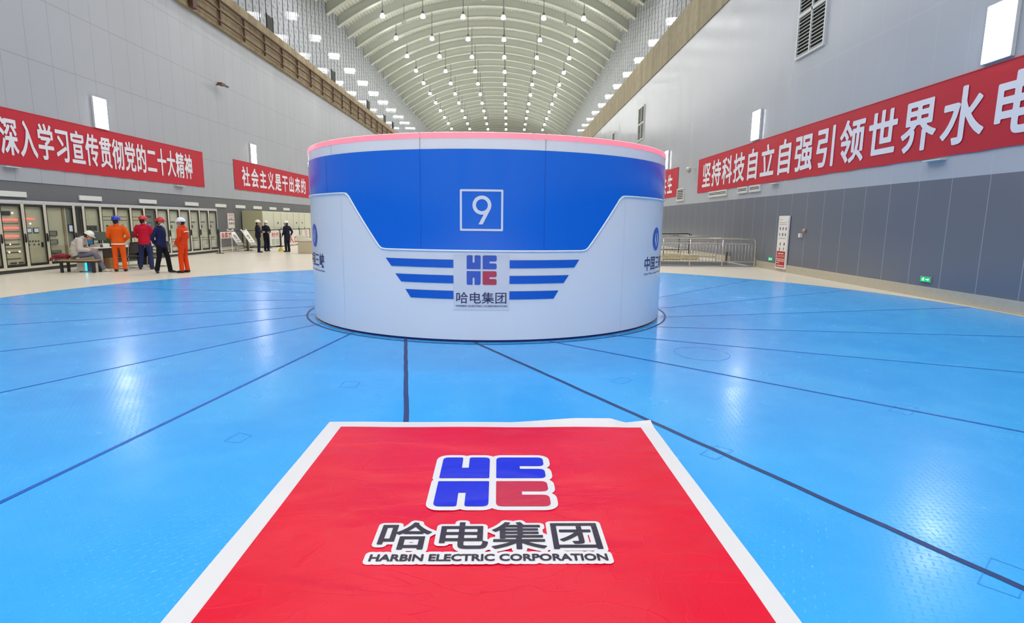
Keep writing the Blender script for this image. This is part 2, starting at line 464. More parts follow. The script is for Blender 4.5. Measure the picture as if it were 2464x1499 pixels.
# ================================================================== BLUE COVER DISC
def m_plate():
    t = NT('blue_tread_plate'); co = t.coords(); s = t.sep(co)
    P = .062
    def lens(ox, oy, ang):
        u = t.math('SUBTRACT', t.math('FRACT', t.math('ADD', t.math('DIVIDE', s[0], P), ox)), .5)
        v = t.math('SUBTRACT', t.math('FRACT', t.math('ADD', t.math('DIVIDE', s[1], P), oy)), .5)
        c, sn = math.cos(ang), math.sin(ang)
        a = t.math('ADD', t.math('MULTIPLY', u, c), t.math('MULTIPLY', v, sn))
        b = t.math('SUBTRACT', t.math('MULTIPLY', v, c), t.math('MULTIPLY', u, sn))
        d = t.math('ADD', t.math('POWER', t.math('DIVIDE', a, .30), 2), t.math('POWER', t.math('DIVIDE', b, .085), 2))
        return t.ramp(d, 0.2, 1.0, 1.0, 0.0)
    h = t.math('MAXIMUM', lens(0,0,PI/4), lens(.5,.5,-PI/4))
    n = t.noise(co, .45, 4, .6, .5); n2 = t.noise(co, 2.5, 4, .6)
    c = t.mix(t.ramp(n, .3, .7), srgb(32,160,246), srgb(54,174,249))
    c = t.mix(t.math('MULTIPLY', t.ramp(n2, .5, .8), .3), c, srgb(76,180,249))
    r = t.ramp(n2, .3, .7, .20, .28)
    t.bsdf(c, r, spec=.42, normal=t.bump(h, .21, .006)); return t.m
PLM = m_plate()
disc = thing('generator_pit_cover', 'large round floor of bright blue tread plates around the white drum', 'floor cover', (CX, CY, 0))
SEAMS = sorted([-43.11,-25.38,-7.26,10.23,28.32,46.97,66.0,84.4,103.2,120.83,137.63,155.6,173.4,191.0,209.0,227.3,245.54-0.0,263.75,281.09,298.58])
OFF = 1.53
def seam_ang(a, r): return math.radians(a) - math.asin(min(1, OFF/r))
def pol(ang, r, z=0.0): return Vector((r*math.sin(ang), -r*math.cos(ang), z))
def plate(a0, a1):
    m = MB(); nr, na = 14, 10
    g = []
    for i in range(nr+1):
        r = RD+.004 + (RB-RD-.004)*i/nr
        b0, b1 = seam_ang(a0, r), seam_ang(a1, r)
        g.append([m.bm.verts.new(pol(b0+(b1-b0)*k/na, r, .004)) for k in range(na+1)])
    for i in range(nr):
        for k in range(na): m.face([g[i][k], g[i+1][k], g[i+1][k+1], g[i][k+1]])
    # skirt
    for k in range(na):
        a, b = g[nr][k], g[nr][k+1]
        c, d = m.bm.verts.new((a.co.x, a.co.y, -.01)), m.bm.verts.new((b.co.x, b.co.y, -.01))
        m.face([a, c, d, b])
    return m
sa = SEAMS + [SEAMS[0]+360]
for a0, a1 in zip(sa, sa[1:]):
    m = plate(a0, a1)
    mid = math.radians((a0+a1)/2)
    Rm = Matrix.Rotation(-mid, 4, 'Z')
    bmesh.ops.transform(m.bm, matrix=Rm, verts=m.bm.verts[:])
    o = m.obj('cover_plate', PLM, disc, recalc=False); o.rotation_euler = (0,0,mid)
def m_tape(name, rgb):
    return plain(name, rgb, .5, vary=.25, nscale=9)
TAPE = m_tape('dark_navy_tape', (22,56,116)); GAP = m_tape('blue_seam', (0,104,202)); GAP2 = m_tape('deep_blue_seam', (0,90,186))
for a in SEAMS:
    wide = a in (10.23, 28.32)
    w = .044 if wide else (.033 if a in (-7.26, 46.97) else .027)
    m = MB(); L = []
    for i in range(41):
        r = RD+.02 + (RB-RD-.02)*i/40
        c = pol(seam_ang(a, r), r, .0062); d = pol(math.radians(a), 1); nrm = Vector((d.y, -d.x, 0))
        j = (random.random()-.5)*.007 if wide else 0
        L.append((m.bm.verts.new(c + nrm*(w/2+j)), m.bm.verts.new(c - nrm*(w/2-j))))
    for p, q in zip(L, L[1:]): m.face([p[0], p[1], q[1], q[0]])
    m.obj('seam', TAPE if wide else (GAP2 if a in (-7.26, 46.97) else GAP), disc, recalc=False, label='dark taped seam' if wide else None)
def ring(m, r0, r1, z, n=160):
    v = [[m.bm.verts.new(pol(2*PI*k/n, r, z)) for k in range(n)] for r in (r0, r1)]
    for k in range(n): m.face([v[0][k], v[1][k], v[1][(k+1)%n], v[0][(k+1)%n]])
    return m
ring(MB(), 3.175, 3.208, .0066).obj('ring_seam', TAPE, disc, recalc=False)
ring(MB(), RB-.004, RB+.02, .0045).obj('rim_strip', plain('brown_edge_strip', (112,98,84), .5), disc, recalc=False)
# thin scribed hatch outlines
HAT = plain('scribed_line', (40,150,234), .5)
def outline(pts, closed=True, w=.0045):
    m = MB(); n = len(pts)
    for i in range(n if closed else n-1):
        a, b = Vector(pts[i]).to_3d(), Vector(pts[(i+1)%n]).to_3d(); d = (b-a).normalized(); q = Vector((d.y,-d.x,0))*w/2
        a.z = b.z = .0058; m.poly([a+q, a-q, b-q, b+q])
    return m
W2 = lambda x, y: (x-CX, y-CY)
outline([W2(2.42+.33*math.cos(t*PI/24), 6.88+.36*math.sin(t*PI/24)) for t in range(48)], True, .009).obj('hatch_outline', HAT, disc, recalc=False)
for q in ([(2.14,2.33),(2.24,2.23),(2.46,2.42),(2.37,2.53)], [(1.36,3.76),(1.44,3.67),(1.62,3.83),(1.52,3.92)], [(3.34,4.74),(3.44,4.62),(3.66,4.82),(3.56,4.94)], [(-2.05,3.93),(-1.93,3.9),(-1.9,4.05),(-2.02,4.1)], [(-1.62,5.3),(-1.46,5.3),(-1.46,5.5),(-1.62,5.5)], [(1.05,5.6),(1.15,5.5),(1.3,5.65),(1.2,5.75)]):
    outline([W2(*p) for p in q]).obj('hatch_outline', HAT, disc, recalc=False)

# ================================================================== DRUM
drum = thing('exciter_drum', 'big round white and blue drum numbered 9 in the middle of the hall', 'drum', (CX, CY, 0))
def cyl_map(r):
    """(arc length from the drum's front middle, height) -> point on the drum, facing outward"""
    def f(u, v): 
        a = math.radians(u); return Vector((r*math.sin(a), -r*math.cos(a), v))
    return f
def band(r, z0, z1, n=180, r1=None):
    m = MB(); r1 = r1 or r
    v = [[m.bm.verts.new(pol(2*PI*k/n, rr, z)) for k in range(n)] for rr, z in ((r, z0), (r1, z1))]
    for k in range(n): m.face([v[0][k], v[0][(k+1)%n], v[1][(k+1)%n], v[1][k]])
    return m
WHT = plain('drum_white_paint', (240,240,244), .22, vary=.015, nscale=1.5, spec=.5)
BLU = plain('drum_blue_paint', (0,110,226), .14, vary=.03, nscale=1.2, spec=.5)
m = band(RD, .035, 2.655)
top = [m.bm.verts.new(pol(2*PI*k/180, RD, 2.655)) for k in range(180)]; m.face(top)
m.obj('shell', WHT, drum, True, recalc=False)
band(RD-.02, .004, .04).obj('base_strip', plain('navy_base_strip', (14,40,128), .4), drum, True, recalc=False)
# blue field in (degrees, z), built as columns
def blue_low(a):
    if a < -38.1 or a > 39.2: return 1.975
    if a < -26.45: return 1.975 + (1.225-1.975)*(a+38.1)/(38.1-26.45)
    if a > 27.5: return 1.225 + (1.975-1.225)*(a-27.5)/(39.2-27.5)
    return 1.225
cols = sorted(set([-180 + i*1.5 for i in range(241)] + [-38.1,-26.45,27.5,39.2]))
m = MB(); f = cyl_map(RD+.006); prev = None
for a in cols:
    c = [m.bm.verts.new(f(a, blue_low(a))), m.bm.verts.new(f(a, 2.507))]
    if prev: m.face([prev[0], c[0], c[1], prev[1]])
    prev = c
m.obj('blue_panel', BLU, drum, True, recalc=False)
path = [(-100,1.97),(-70,1.97),(-40.2,1.97),(-38.7,1.965),(-37.4,1.925),(-27.1,1.26),(-26.2,1.226),(-24.8,1.218),(0,1.218),(26.0,1.218),(27.3,1.228),(28.2,1.262),(38.5,1.925),(39.8,1.965),(41.3,1.97),(70,1.97),(100,1.97)]
pp = []
for (a0,z0),(a1,z1) in zip(path, path[1:]):
    n = max(1, int(abs(a1-a0)/1.5))
    for k in range(n): pp.append((a0+(a1-a0)*k/n, z0+(z1-z0)*k/n))
pp.append(path[-1]); fm = cyl_map(RD+.008)
MB().tube([fm(*p) for p in pp], .013, 8).obj('white_moulding', plain('moulding_white', (240,242,246), .25, vary=0), drum, True)
# panel joints
JT = plain('panel_joint', (120,126,140), .5, vary=0); JT2 = plain('panel_joint_pale', (176,184,204), .5, vary=0); JTB = plain('panel_joint_blue', (8,58,160), .5, vary=0)
for a, z0, z1, mt in ((-14.9,2.51,2.65,JT),(15.6,2.51,2.65,JT),(-44.8,2.51,2.65,JT),(-14.9,1.24,2.5,JTB),(15.6,1.24,2.5,JTB),(-48,1.99,2.5,JTB),(-40.8,.05,1.95,JT2),(40.8,.05,1.95,JT2)):
    d = .045 if z1 > 2 else .025; g = cyl_map(RD+.0075); m = MB(); m.poly([g(a-d,z0),g(a+d,z0),g(a+d,z1),g(a-d,z1)]); m.obj('panel_joint', mt, drum)
# rim: red light band behind a clear edge
t = NT('red_light_band'); co = t.coords(); nz = t.noise(co, 1.2, 3)
t.bsdf(t.mix(nz, srgb(248,130,150), srgb(255,160,170)), .3, emit=srgb(255,116,132), estr=.62); RED = t.m
band(RD+.004, 2.642, 2.708).obj('light_band', RED, drum, True, recalc=False, label='glowing pink red light band around the rim')
t = NT('rim_edge_glow'); t.bsdf(srgb(255,214,214), .2, emit=srgb(255,190,190), estr=.5); EDG = t.m
MB().tube([pol(2*PI*k/180, RD-.004, 2.708) for k in range(181)], .008, 6).obj('rim_edge', EDG, drum, True)
CLIP = plain('rim_clip', (250,206,208), .3, vary=0)
for a in (-46,-14.9,12.6,15.6,23.5,47,-75,75):
    g = cyl_map(RD+.01); m = MB(); m.prism([g(a-.14,2.645),g(a+.14,2.645),g(a+.14,2.712),g(a-.14,2.712)], pol(math.radians(a), .012)); m.obj('rim_clip', CLIP, drum)
# number plate
WLT = plain('white_lettering', (232,234,242), .35, vary=0)
g = cyl_map(RD+.010)
def arc_rect(mb, a0, a1, z0, z1, fn, step=.8):
    n = max(1, int(math.ceil((a1-a0)/step)))
    for k in range(n): mb.poly([fn(a0+(a1-a0)*k/n, z0), fn(a0+(a1-a0)*(k+1)/n, z0), fn(a0+(a1-a0)*(k+1)/n, z1), fn(a0+(a1-a0)*k/n, z1)])
A0, A1, Z0, Z1, w, wd = -5.05, 5.34, 1.478, 2.005, .026, .49
def fr(mb, fn):
    o_ = rounded([(A0,Z0),(A1,Z0),(A1,Z1),(A0,Z1)], .0)
    arc_rect(mb, A0+.25, A1-.25, Z0, Z0+w, fn); arc_rect(mb, A0+.25, A1-.25, Z1-w, Z1, fn)
    arc_rect(mb, A0, A0+wd, Z0+.014, Z1-.014, fn); arc_rect(mb, A1-wd, A1, Z0+.014, Z1-.014, fn)
    for sx, sz in ((A0,Z0),(A0,Z1),(A1,Z0),(A1,Z1)):   # rounded corners
        cx_ = sx + (.25 if sx == A0 else -.25); cz = sz + (.014 if sz == Z0 else -.014)
        mb.poly([fn(cx_ + .25*math.cos(q*PI/6), cz + .014*math.sin(q*PI/6)) for q in range(12)])
m = MB(); fr(m, g); m.obj('number_frame', WLT, drum, recalc=False)
m = MB(); g9 = cyl_map(RD+.011); KD = math.degrees(1/RD)
def f9(x, z): return g9(.24 + x*KD, z)
no = 48; Ro, Ri, zc9 = .121, .076, 1.806
for k in range(no):
    a, b = 2*PI*k/no, 2*PI*(k+1)/no
    m.poly([f9(Ro*math.cos(a), zc9+Ro*math.sin(a)), f9(Ro*math.cos(b), zc9+Ro*math.sin(b)), f9(Ri*math.cos(b), zc9+Ri*math.sin(b)), f9(Ri*math.cos(a), zc9+Ri*math.sin(a))])
g9 = cyl_map(RD+.0116)
th = math.radians(-26)
pa = (Ro*math.cos(th), zc9+Ro*math.sin(th)); pb = (Ri*math.cos(th)*.98, zc9+Ri*math.sin(th)*.98-.004)
m.poly([f9(*pa), f9(.010,1.562), f9(-.044,1.562), f9(*pb)])
m.obj('number', WLT, drum, recalc=False)
# six slanted stripes
STR = plain('stripe_blue', (0,96,208), .35, vary=.12, nscale=40)
for zt, zb, l0, l1, r0, r1 in ((1.102,.998,-24.96,-23.3,25.44,24.0),(.897,.793,-22.18,-20.5,22.53,21.1),(.693,.585,-19.38,-17.9,19.72,18.4)):
    for inner, o0, o1 in ((-6.73,l0,l1),(7.04,r0,r1)):
        m = MB(); n = 16
        for k in range(n):
            q = []
            for kk in (k, k+1):
                s = kk/n; q.append((inner+(o0-inner)*s, inner+(o1-inner)*s))
            m.poly([g(q[0][1],zb), g(q[1][1],zb), g(q[1][0],zt), g(q[0][0],zt)])
        m.obj('stripe', STR, drum)
# emblem quarters: unit shapes, 0..1 in a 2x2 block with a gap
G = .065
def emblem_quarters():
    nw, nd, c = .14, .52, .13; S = (1-G)/1.0
    a = .425
    U = [(0,0),(1,0),(1,1),(a+nw,1),(a+nw,1-nd),(a,1-nd),(a,1),(0,1)]           # notch from the top
    E = [(0,0),(1,0),(1,a),(.49,a),(.49,a+nw),(1,a+nw),(1,1),(0,1)]              # notch from the right
    N = [(x,1-y) for x,y in U][::-1]
    rU = [.03,.03,c,c*.5,.0,.0,c*.5,c]; rE = [.03,c,c,0,0,c,c,c]; rN = rU[::-1]; 
    E2 = [(x,1-y) for x,y in E][::-1]; rE2 = [c,c,c,0,0,c,c,.03][::1]
    q = 152/325.; gp = 1-2*q
    return [[(x*q, q+gp+y*q) for x,y in rounded(U, rU)], [(q+gp+x*q, q+gp+y*q) for x,y in rounded(E, [.03,c,c,0,0,c,c,c])],
            [(x*q, y*q) for x,y in rounded(N, rN)], [(q+gp+x*q, y*q) for x,y in rounded(E2, [c,c,c,0,0,c,c,.03])]]
QU = emblem_quarters()
FILM = plain('sticker_film', (224,226,234), .3, vary=.03, nscale=4)
m = MB(); arc_rect(m, -6.75, 7.07, .442, 1.172, cyl_map(RD+.004)); m.obj('sticker', FILM, drum, recalc=False, label='square greyish film sticker with emblem and company name')
EB = plain('emblem_blue', (58,98,196), .35, vary=.05); ER = plain('emblem_red', (196,66,92), .35, vary=.05); EK = plain('sticker_navy_text', (52,56,100), .4, vary=0)
gg = cyl_map(RD+.0065)
for k, q in enumerate(QU):
    me = poly_mesh([q]); m = MB(); m.addmesh(me, lambda c: gg(-3.45+c.x*7.32, .776+c.y*.387)); bpy.data.meshes.remove(me)
    m.obj('emblem_quarter', ER if k == 3 else EB, drum, recalc=False, label='red quarter of the emblem' if k == 3 else None)
m = MB()
for k, ch in enumerate('哈电集团'): cjk(m, ch, -6.15+k*3.2, -6.15+k*3.2+3.02, .532, .682, gg, .006)
line_text(m, 'HARBIN ELECTRIC CORPORATION', -6.15, 6.5, .482, .506, gg, .02)
m.obj('company_name', EK, drum, recalc=False)
# side logos
LB = plain('logo_blue', (28,100,206), .3, vary=0); LK = plain('logo_navy_text', (36,52,110), .4, vary=0)
def side_logo(ac):
    m = MB(); k = math.degrees(.182/RD)
    gl = cyl_map(RD+.004); g2 = cyl_map(RD+.007)
    m.poly([gl(ac+k*math.cos(t*PI/24), 1.357+.18*math.sin(t*PI/24)) for t in range(48)]); m.obj('round_logo', LB, drum, label='blue round logo with white mark')
    m = MB(); d = k/ .182
    for s in (-1, 1):
        m.poly([g2(ac+d*x, 1.357+z) for x, z in ((s*.034,.105),(s*.062,.075),(s*.085,-.01),(s*.085,-.045),(s*.022,-.045),(s*.03,.02))])
    for z, w in ((-.065,.075),(-.09,.055),(-.113,.035)): m.poly([g2(ac-d*w,1.357+z),g2(ac+d*w,1.357+z),g2(ac+d*w,1.357+z+.011),g2(ac-d*w,1.357+z+.011)])
    m.obj('logo_mark', WLT, drum)
    m = MB(); wch = 4.2
    for i, ch in enumerate('中国三峡'): cjk(m, ch, ac-9.1+i*4.6, ac-9.1+i*4.6+wch, .885, 1.095, gl, .012)
    line_text(m, 'China Three Gorges Corporation', ac-9.1, ac+9.1, .805, .845, gl, .008)
    m.obj('company_name', LK, drum, recalc=False)
side_logo(61.2); side_logo(-60.9)

# ================================================================== RED FLOOR BANNER
TH = .0175
matt = thing('floor_banner', 'red plastic sheet with white border and emblem lying on the blue plates', 'banner', (-1.41, 4.34, .008), TH)
MWD, MLN = 2.575, 3.75
def m_vinyl(name, a, b, creases=1.0, rough=.33):
    t = NT(name); co = t.coords()
    n = t.noise(co, 1.3, 3, .5)
    w1 = t.noise(co, 1.3, 3, .55, .8, (.8, 1.9, 1)); r1 = t.ramp(t.math('ABSOLUTE', t.math('SUBTRACT', w1, .5)), 0, .018, 1, 0)
    w2 = t.noise(co, 3.3, 2, .5, .5, (1.2, 1.2, 1)); r2 = t.ramp(t.math('ABSOLUTE', t.math('SUBTRACT', w2, .52)), 0, .02, 1, 0)
    w3 = t.noise(co, 1.5, 2, .5, .3, (.75, 1.7, 1))
    h = t.math('ADD', t.math('MULTIPLY', w3, 2.3), t.math('ADD', t.math('MULTIPLY', r1, .05), t.math('MULTIPLY', r2, .03)))
    t.bsdf(t.mix(n, srgb(*a), srgb(*b)), rough, spec=.2, normal=t.bump(h, .8*creases, .02)); return t.m
VR = m_vinyl('red_vinyl', (216,0,42), (230,0,52)); VW = m_vinyl('white_vinyl', (220,220,225), (226,226,231), .25)
VB = m_vinyl('blue_print', (0,28,205), (2,38,220), .6); VD = m_vinyl('crimson_print', (190,30,62), (200,38,70), .6); VK = m_vinyl('black_print', (44,38,52), (52,46,60), .5)
def fold(u, v):   # u from the left, v from the far edge (positive towards the camera)
    e = max(0, 1 - v/.16)
    z = e*e*.034*max(0, min(1, (u-1.45)/.5)) * (1 if u < 2.25 else max(0, 1-(u-2.25)/.12) if u < 2.37 else (u-2.37)*3.2)
    return z + .0016*math.sin(7*u+3*v)*math.sin(5*v+1)
m = MB(); nu, nv = 64, 60
gr = [[m.bm.verts.new((MWD*i/nu, -MLN*(j/nv)**1.4, fold(MWD*i/nu, MLN*(j/nv)**1.4))) for i in range(nu+1)] for j in range(nv+1)]
for j in range(nv):
    for i in range(nu): m.face([gr[j][i], gr[j+1][i], gr[j+1][i+1], gr[j][i+1]])
m.obj('sheet', VW, matt, True, recalc=False, label='white border sheet')
m = MB()
u0, u1, v0, v1 = .122, MWD-.108, .122, MLN-.11
gr = [[m.bm.verts.new((u0+(u1-u0)*i/nu, -(v0+(v1-v0)*(j/nv)**1.4), .004+fold(u0+(u1-u0)*i/nu, v0+(v1-v0)*(j/nv)**1.4))) for i in range(nu+1)] for j in range(nv+1)]
for j in range(nv):
    for i in range(nu): m.face([gr[j][i], gr[j+1][i], gr[j+1][i+1], gr[j][i+1]])
m.obj('red_field', VR, matt, True, recalc=False)
cT, sT = math.cos(TH), math.sin(TH)
def loc(x, y): dx, dy = x+1.41, y-4.34; return (dx*cT+dy*sT, -dx*sT+dy*cT)
def flat(z): return lambda u, v: Vector((u, v, z))
lx, ly = loc(-.41, 2.975); LS = .668
eo = MB()
for k, q in enumerate(QU):
    q2 = [(lx+x*LS, ly+y*LS) for x, y in q]
    me = poly_mesh([q2]); eo.addmesh(me); bpy.data.meshes.remove(me)
    me = poly_mesh([q2]); m = MB(); m.addmesh(me, lambda c: Vector((c.x, c.y, .0100))); bpy.data.meshes.remove(me)
    m.obj('emblem_quarter', VD if k == 3 else VB, matt, recalc=False, label='red quarter of the emblem' if k == 3 else None)
m = MB(); grow(eo.bm, .042, .006, .0078, m); m.obj('emblem_outline', VW, matt, recalc=False)
tx, ty = loc(-.645, 2.555)
mo, mi = MB(), MB()
for k, ch in enumerate('哈电集团'):
    x0 = tx + k*.291
    cjk(mo, ch, x0, x0+.268, ty, ty+.245, flat(0)); cjk(mi, ch, x0, x0+.268, ty, ty+.245, flat(0))
ex, ey = loc(-.642, 2.452)
line_text(mo, 'HARBIN ELECTRIC CORPORATION', ex, ex+1.132, ey, ey+.052, flat(0), .0)
m = MB(); grow(mo.bm, .027, .0045, .0080, m)
m.obj('lettering_outline', VW, matt, recalc=False)
mk = MB(); grow(mi.bm, .0036, .0035, .0108, mk)
mi = MB(); line_text(mi, 'HARBIN ELECTRIC CORPORATION', ex, ex+1.132, ey, ey+.052, flat(0))
grow(mi.bm, .0026, .0022, .0106, mk); mi = mk
mi.obj('lettering', VK, matt, recalc=False)

# ================================================================== SLOGAN BANNERS
RBN = plain('banner_red_cloth', (190,14,44), .5, vary=.06, nscale=.7, bump=.12, bscale=2.2)
WBN = plain('banner_white_letters', (226,226,234), .5, vary=0)
def slogan(side, label, y0, y1, z0, z1, text, ys, pitch, tz0, tz1, gw=.88):
    x = XL if side < 0 else XR
    s = -1 if side > 0 else 1
    t = thing('slogan_banner', label, 'banner', (x, y0, z0), 0, 'red slogan banners on the walls')
    off = .02
    m = MB(); m.box(*((.0015,0,z1-z0-.012,off+.008,y1-y0,z1-z0+.006) if s > 0 else (-off-.008,0,z1-z0-.012,-.0015,y1-y0,z1-z0+.006))); m.obj('batten', RBN, t)
    m = MB(); n = 40
    vs = []
    for i in range(n+1):
        y = (y1-y0)*i/n; j = .006*math.sin(i*2.1)
        vs.append((m.bm.verts.new((s*(off+.001+abs(j)*.5), y, j*1.5)), m.bm.verts.new((s*(off+.001+abs(j)*.4), y, z1-z0+j))))
    for a, b in zip(vs, vs[1:]): m.face([a[0], b[0], b[1], a[1]])
    m.obj('sheet', RBN, t, True)
    m = MB(); d = 1 if pitch > 0 else -1
    for k, ch in enumerate(text):
        a = ys + pitch*k - y0; pad = pitch*(1-gw)/2
        q = MB(); cjk(q, ch, a+pad, a+pitch-pad, tz0-z0, tz1-z0, lambda u, v: Vector((u, v, 0))); grow(q.bm, .020 if abs(pitch) < .8 else .027, .02, 0, m)
    for v in m.bm.verts: v.co = Vector((s*(off+.014), v.co.x, v.co.y))
    m.obj('lettering', WBN, t, recalc=False)
    return t
slogan(-1, 'long red banner with white slogan lettering above the glass-fronted cabinets', 16.3, 28.46, 3.10, 4.76, '深入学习宣传贯彻党的二十大精神', 17.2, .685, 3.44, 4.52, .9)
slogan(-1, 'red banner with white slogan lettering between the long banner and the drum', 31.58, 44.2, 3.18, 4.77, '社会主义是干出来的', 32.4, 1.135, 3.46, 4.50, .82)
slogan(1, 'very long red banner with large white slogan lettering on the right wall', 9.2, 28.9, 3.10, 4.72, '坚持科技自立自强引领世界水电', 28.28, -1.285, 3.36, 4.48, .86)
slogan(1, 'end of a red banner just right of the drum with two white characters', 32.3, 40.2, 3.10, 4.70, '共生', 35.72, -1.25, 3.36, 4.42, .82)

# ================================================================== LEFT: CONTROL CABINETS
BEI = plain('cabinet_beige', (212,207,186), .45, vary=.03); ALU = plain('cabinet_top_trim', (206,208,212), .35, metal=.2)
PAN = plain('equipment_panel', (208,202,172), .5, vary=.08, nscale=3); PAN2 = plain('equipment_panel_pale', (218,217,200), .5, vary=.06, nscale=3)
BLK = plain('black_gasket', (26,26,28), .5, vary=0); PLI = plain('cabinet_plinth', (70,72,76), .5)
t_ = NT('cabinet_glass'); tr = t_.n('ShaderNodeBsdfTransparent'); tr.inputs[0].default_value = (.97,.98,.97,1); gl = t_.n('ShaderNodeBsdfGlossy'); gl.inputs['Roughness'].default_value = .03
mx = t_.n('ShaderNodeMixShader'); lw_ = t_.n('ShaderNodeLayerWeight')
t_.l(t_.ramp(t_.math('POWER', lw_.outputs['Facing'], 3.0), 0, 1, .02, .5), mx.inputs[0]); t_.l(tr.outputs[0], mx.inputs[1]); t_.l(gl.outputs[0], mx.inputs[2]); t_.l(mx.outputs[0], t_.out.inputs[0]); GLS = t_.m
LEDR = glow('red_indicator', (255,84,74), 3.2); LEDW = glow('white_indicator', (255,235,225), 2.0); CYN = glow('cyan_light', (30,220,255), 2.5)
SCRW = glow('lit_meter', (205,212,225), .8); SCRB = glow('lit_screen', (110,160,200), .6)
DGR = plain('dark_grey_device', (62,62,62), .5); BRN = plain('brown_terminal', (92,74,52), .6); GRD = plain('grey_device', (128,130,120), .5); DIAL = plain('white_dial', (220,220,214), .4)
XCAB = -13.95; CH = 2.05
def cabinet(y, w, kind, label, doors=None):
    t = thing('control_cabinet', label, 'cabinet', (XCAB, y, 0), 0, 'glass-fronted control cabinets')
    m = MB(); m.box(-.85,0,.1,-.80,w,CH-.08); m.box(-.80,0,.1,-.03,.03,CH-.08); m.box(-.80,w-.03,.1,-.03,w,CH-.08); m.box(-.80,.03,CH-.12,-.03,w-.03,CH-.08); m.box(-.80,.03,.1,-.03,w-.03,.14)
    m.obj('body', BEI, t)
    m = MB(); m.box(-.83,.0,0,-.05,w,.1); m.obj('plinth', PLI, t)
    m = MB(); m.box(-.85,0,CH-.08,0.005,w,CH,.008); m.obj('top_trim', ALU, t)
    for (d0, d1) in (doors or [(0,w)]):
        m = MB(); pw = .052
        m.box(-.03,d0,.1,0,d0+pw,CH-.08,.006); m.box(-.03,d1-pw,.1,0,d1,CH-.08,.006); m.box(-.03,d0+pw,.1,0,d1-pw,.17); m.box(-.03,d0+pw,CH-.10,0,d1-pw,CH-.08)
        dr = m.obj('door', BEI, t)
        m = MB(); g = .028; a, b, c, e = d0+pw, d1-pw, .17, CH-.10
        m.box(-.028,a,c,-.002,a+g,e); m.box(-.028,b-g,c,-.002,b,e); m.box(-.028,a+g,c,-.002,b-g,c+.07); m.box(-.028,a+g,e-.075,-.002,b-g,e)
        m.obj('gasket', BLK, dr)
        m = MB(); m.box(-.018,a+g,c+.07,-.014,b-g,e-.075); m.obj('pane', GLS, dr)
        m = MB(); hz = .98; m.tube([(.012,d1-.026,hz-.13),(.02,d1-.026,hz-.1),(.022,d1-.026,hz),(.02,d1-.026,hz+.1),(.012,d1-.026,hz+.13)],[.01,.024,.026,.024,.01],8); m.obj('handle', BLK, dr, True)
    pl = MB(); pl.box(-.14,.03,.15,-.07,w-.03,CH-.13); pl = pl.obj('equipment_panel', PAN2 if kind in (6,7) else PAN, t)
    def b(nm, mt, y0, z0, y1, z1, d=.02): mm = MB(); mm.box(-.07,y0,z0,-.07+d,y1,z1); mm.obj(nm, mt, pl)
    def dots(nm, mt, y0, y1, z, n, r=.012):
        mm = MB()
        for k in range(n):
            yy = y0+(y1-y0)*k/max(1,n-1); mm.tube([(-.07,yy,z),(-.05,yy,z)],[r,r],8)
        mm.obj(nm, mt, pl)
    if kind == 1:
        b('display', DGR, .10,1.62,.42,1.74); dots('lamp_row', LEDW, .5,.5,1.69,1,.022)
        dots('indicator_row', LEDR, .09,.25,1.50,5,.022); dots('indicator_row', LEDR, .32,.62,1.50,7,.022); dots('indicator_row', LEDR, .09,.62,1.27,12,.022)
        dots('indicator_row', LEDR, .14,.26,1.04,4,.022); dots('indicator_row', LEDR, .34,.60,1.04,6,.022)
        for z in (1.40,1.17,.94,.70): b('terminal_row', BRN, .08,z,.66,z+.012)
        dots('lamp_row', LEDW, .09,.30,.82,2,.02); b('terminal_row', BRN, .12,.79,.62,.83,.008); dots('lamp_row', LEDW, .24,.58,.60,2,.024); b('terminal_row', BRN, .1,.57,.6,.60,.008)
        b('terminal_row', BRN, .1,.40,.6,.42); b('device', BRN, .24,.27,.44,.31); b('device', BRN, .52,.27,.66,.31)
    elif kind == 2:
        dots('indicator_row', LEDR, .1,.24,1.53,6,.022); dots('indicator_row', LEDR, .28,.42,1.53,3,.02); dots('lamp_row', LEDW, .28,.28,1.39,1,.024)
        for y0 in (.1,.36): b('meter_frame', DGR, y0,1.12,y0+.19,1.27); b('meter', SCRW, y0+.02,1.14,y0+.17,1.25,.024)
        dots('button_row', BRN, .2,.5,.88,4,.02); dots('button_row', BLK, .16,.5,.78,3,.02); b('device', BLK, .6,.7,.66,.84)
    elif kind == 3:
        for z in (1.02,.76): b('relay', DGR, .1,z,.42,z+.15,.04); b('relay_face', GRD, .12,z+.02,.36,z+.13,.045)
        b('device', GRD, .1,.50,.5,.58,.05); b('device', DGR, .2,.48,.5,.50,.05); dots('lamp_row', DIAL, .16,.56,.30,2,.03); b('device', GRD, .26,.28,.46,.33)
        b('cable_duct', plain('cable_duct', (150,134,104), .5), .72,.15,.80,CH-.14,.03); b('inner_panel', GRD, .90,.15,1.1,CH-.14,.006)
        b('meter_frame', DGR, .92,1.10,1.09,1.36,.03); b('meter', SCRW, .94,1.14,1.07,1.33,.036); b('inner_panel', DGR, 1.2,.8,1.5,CH-.14,.006)
    elif kind == 4:
        dots('dial_row', DIAL, .16,.5,1.58,3,.03); b('device', DGR, .12,1.14,.62,1.32); dots('lamp_row', DIAL, .3,.5,1.22,2,.026); dots('button_row', BRN, .2,.52,1.02,4,.02)
    elif kind == 5:
        dots('button_row', BRN, .16,.6,1.62,6,.016); dots('button_row', BRN, .16,.6,1.5,6,.016); dots('dial_row', DIAL, .2,.5,1.3,2,.04); dots('button_row', BRN, .2,.5,1.0,4,.02); b('device', DGR, .3,1.28,.4,1.33)
    elif kind == 6:
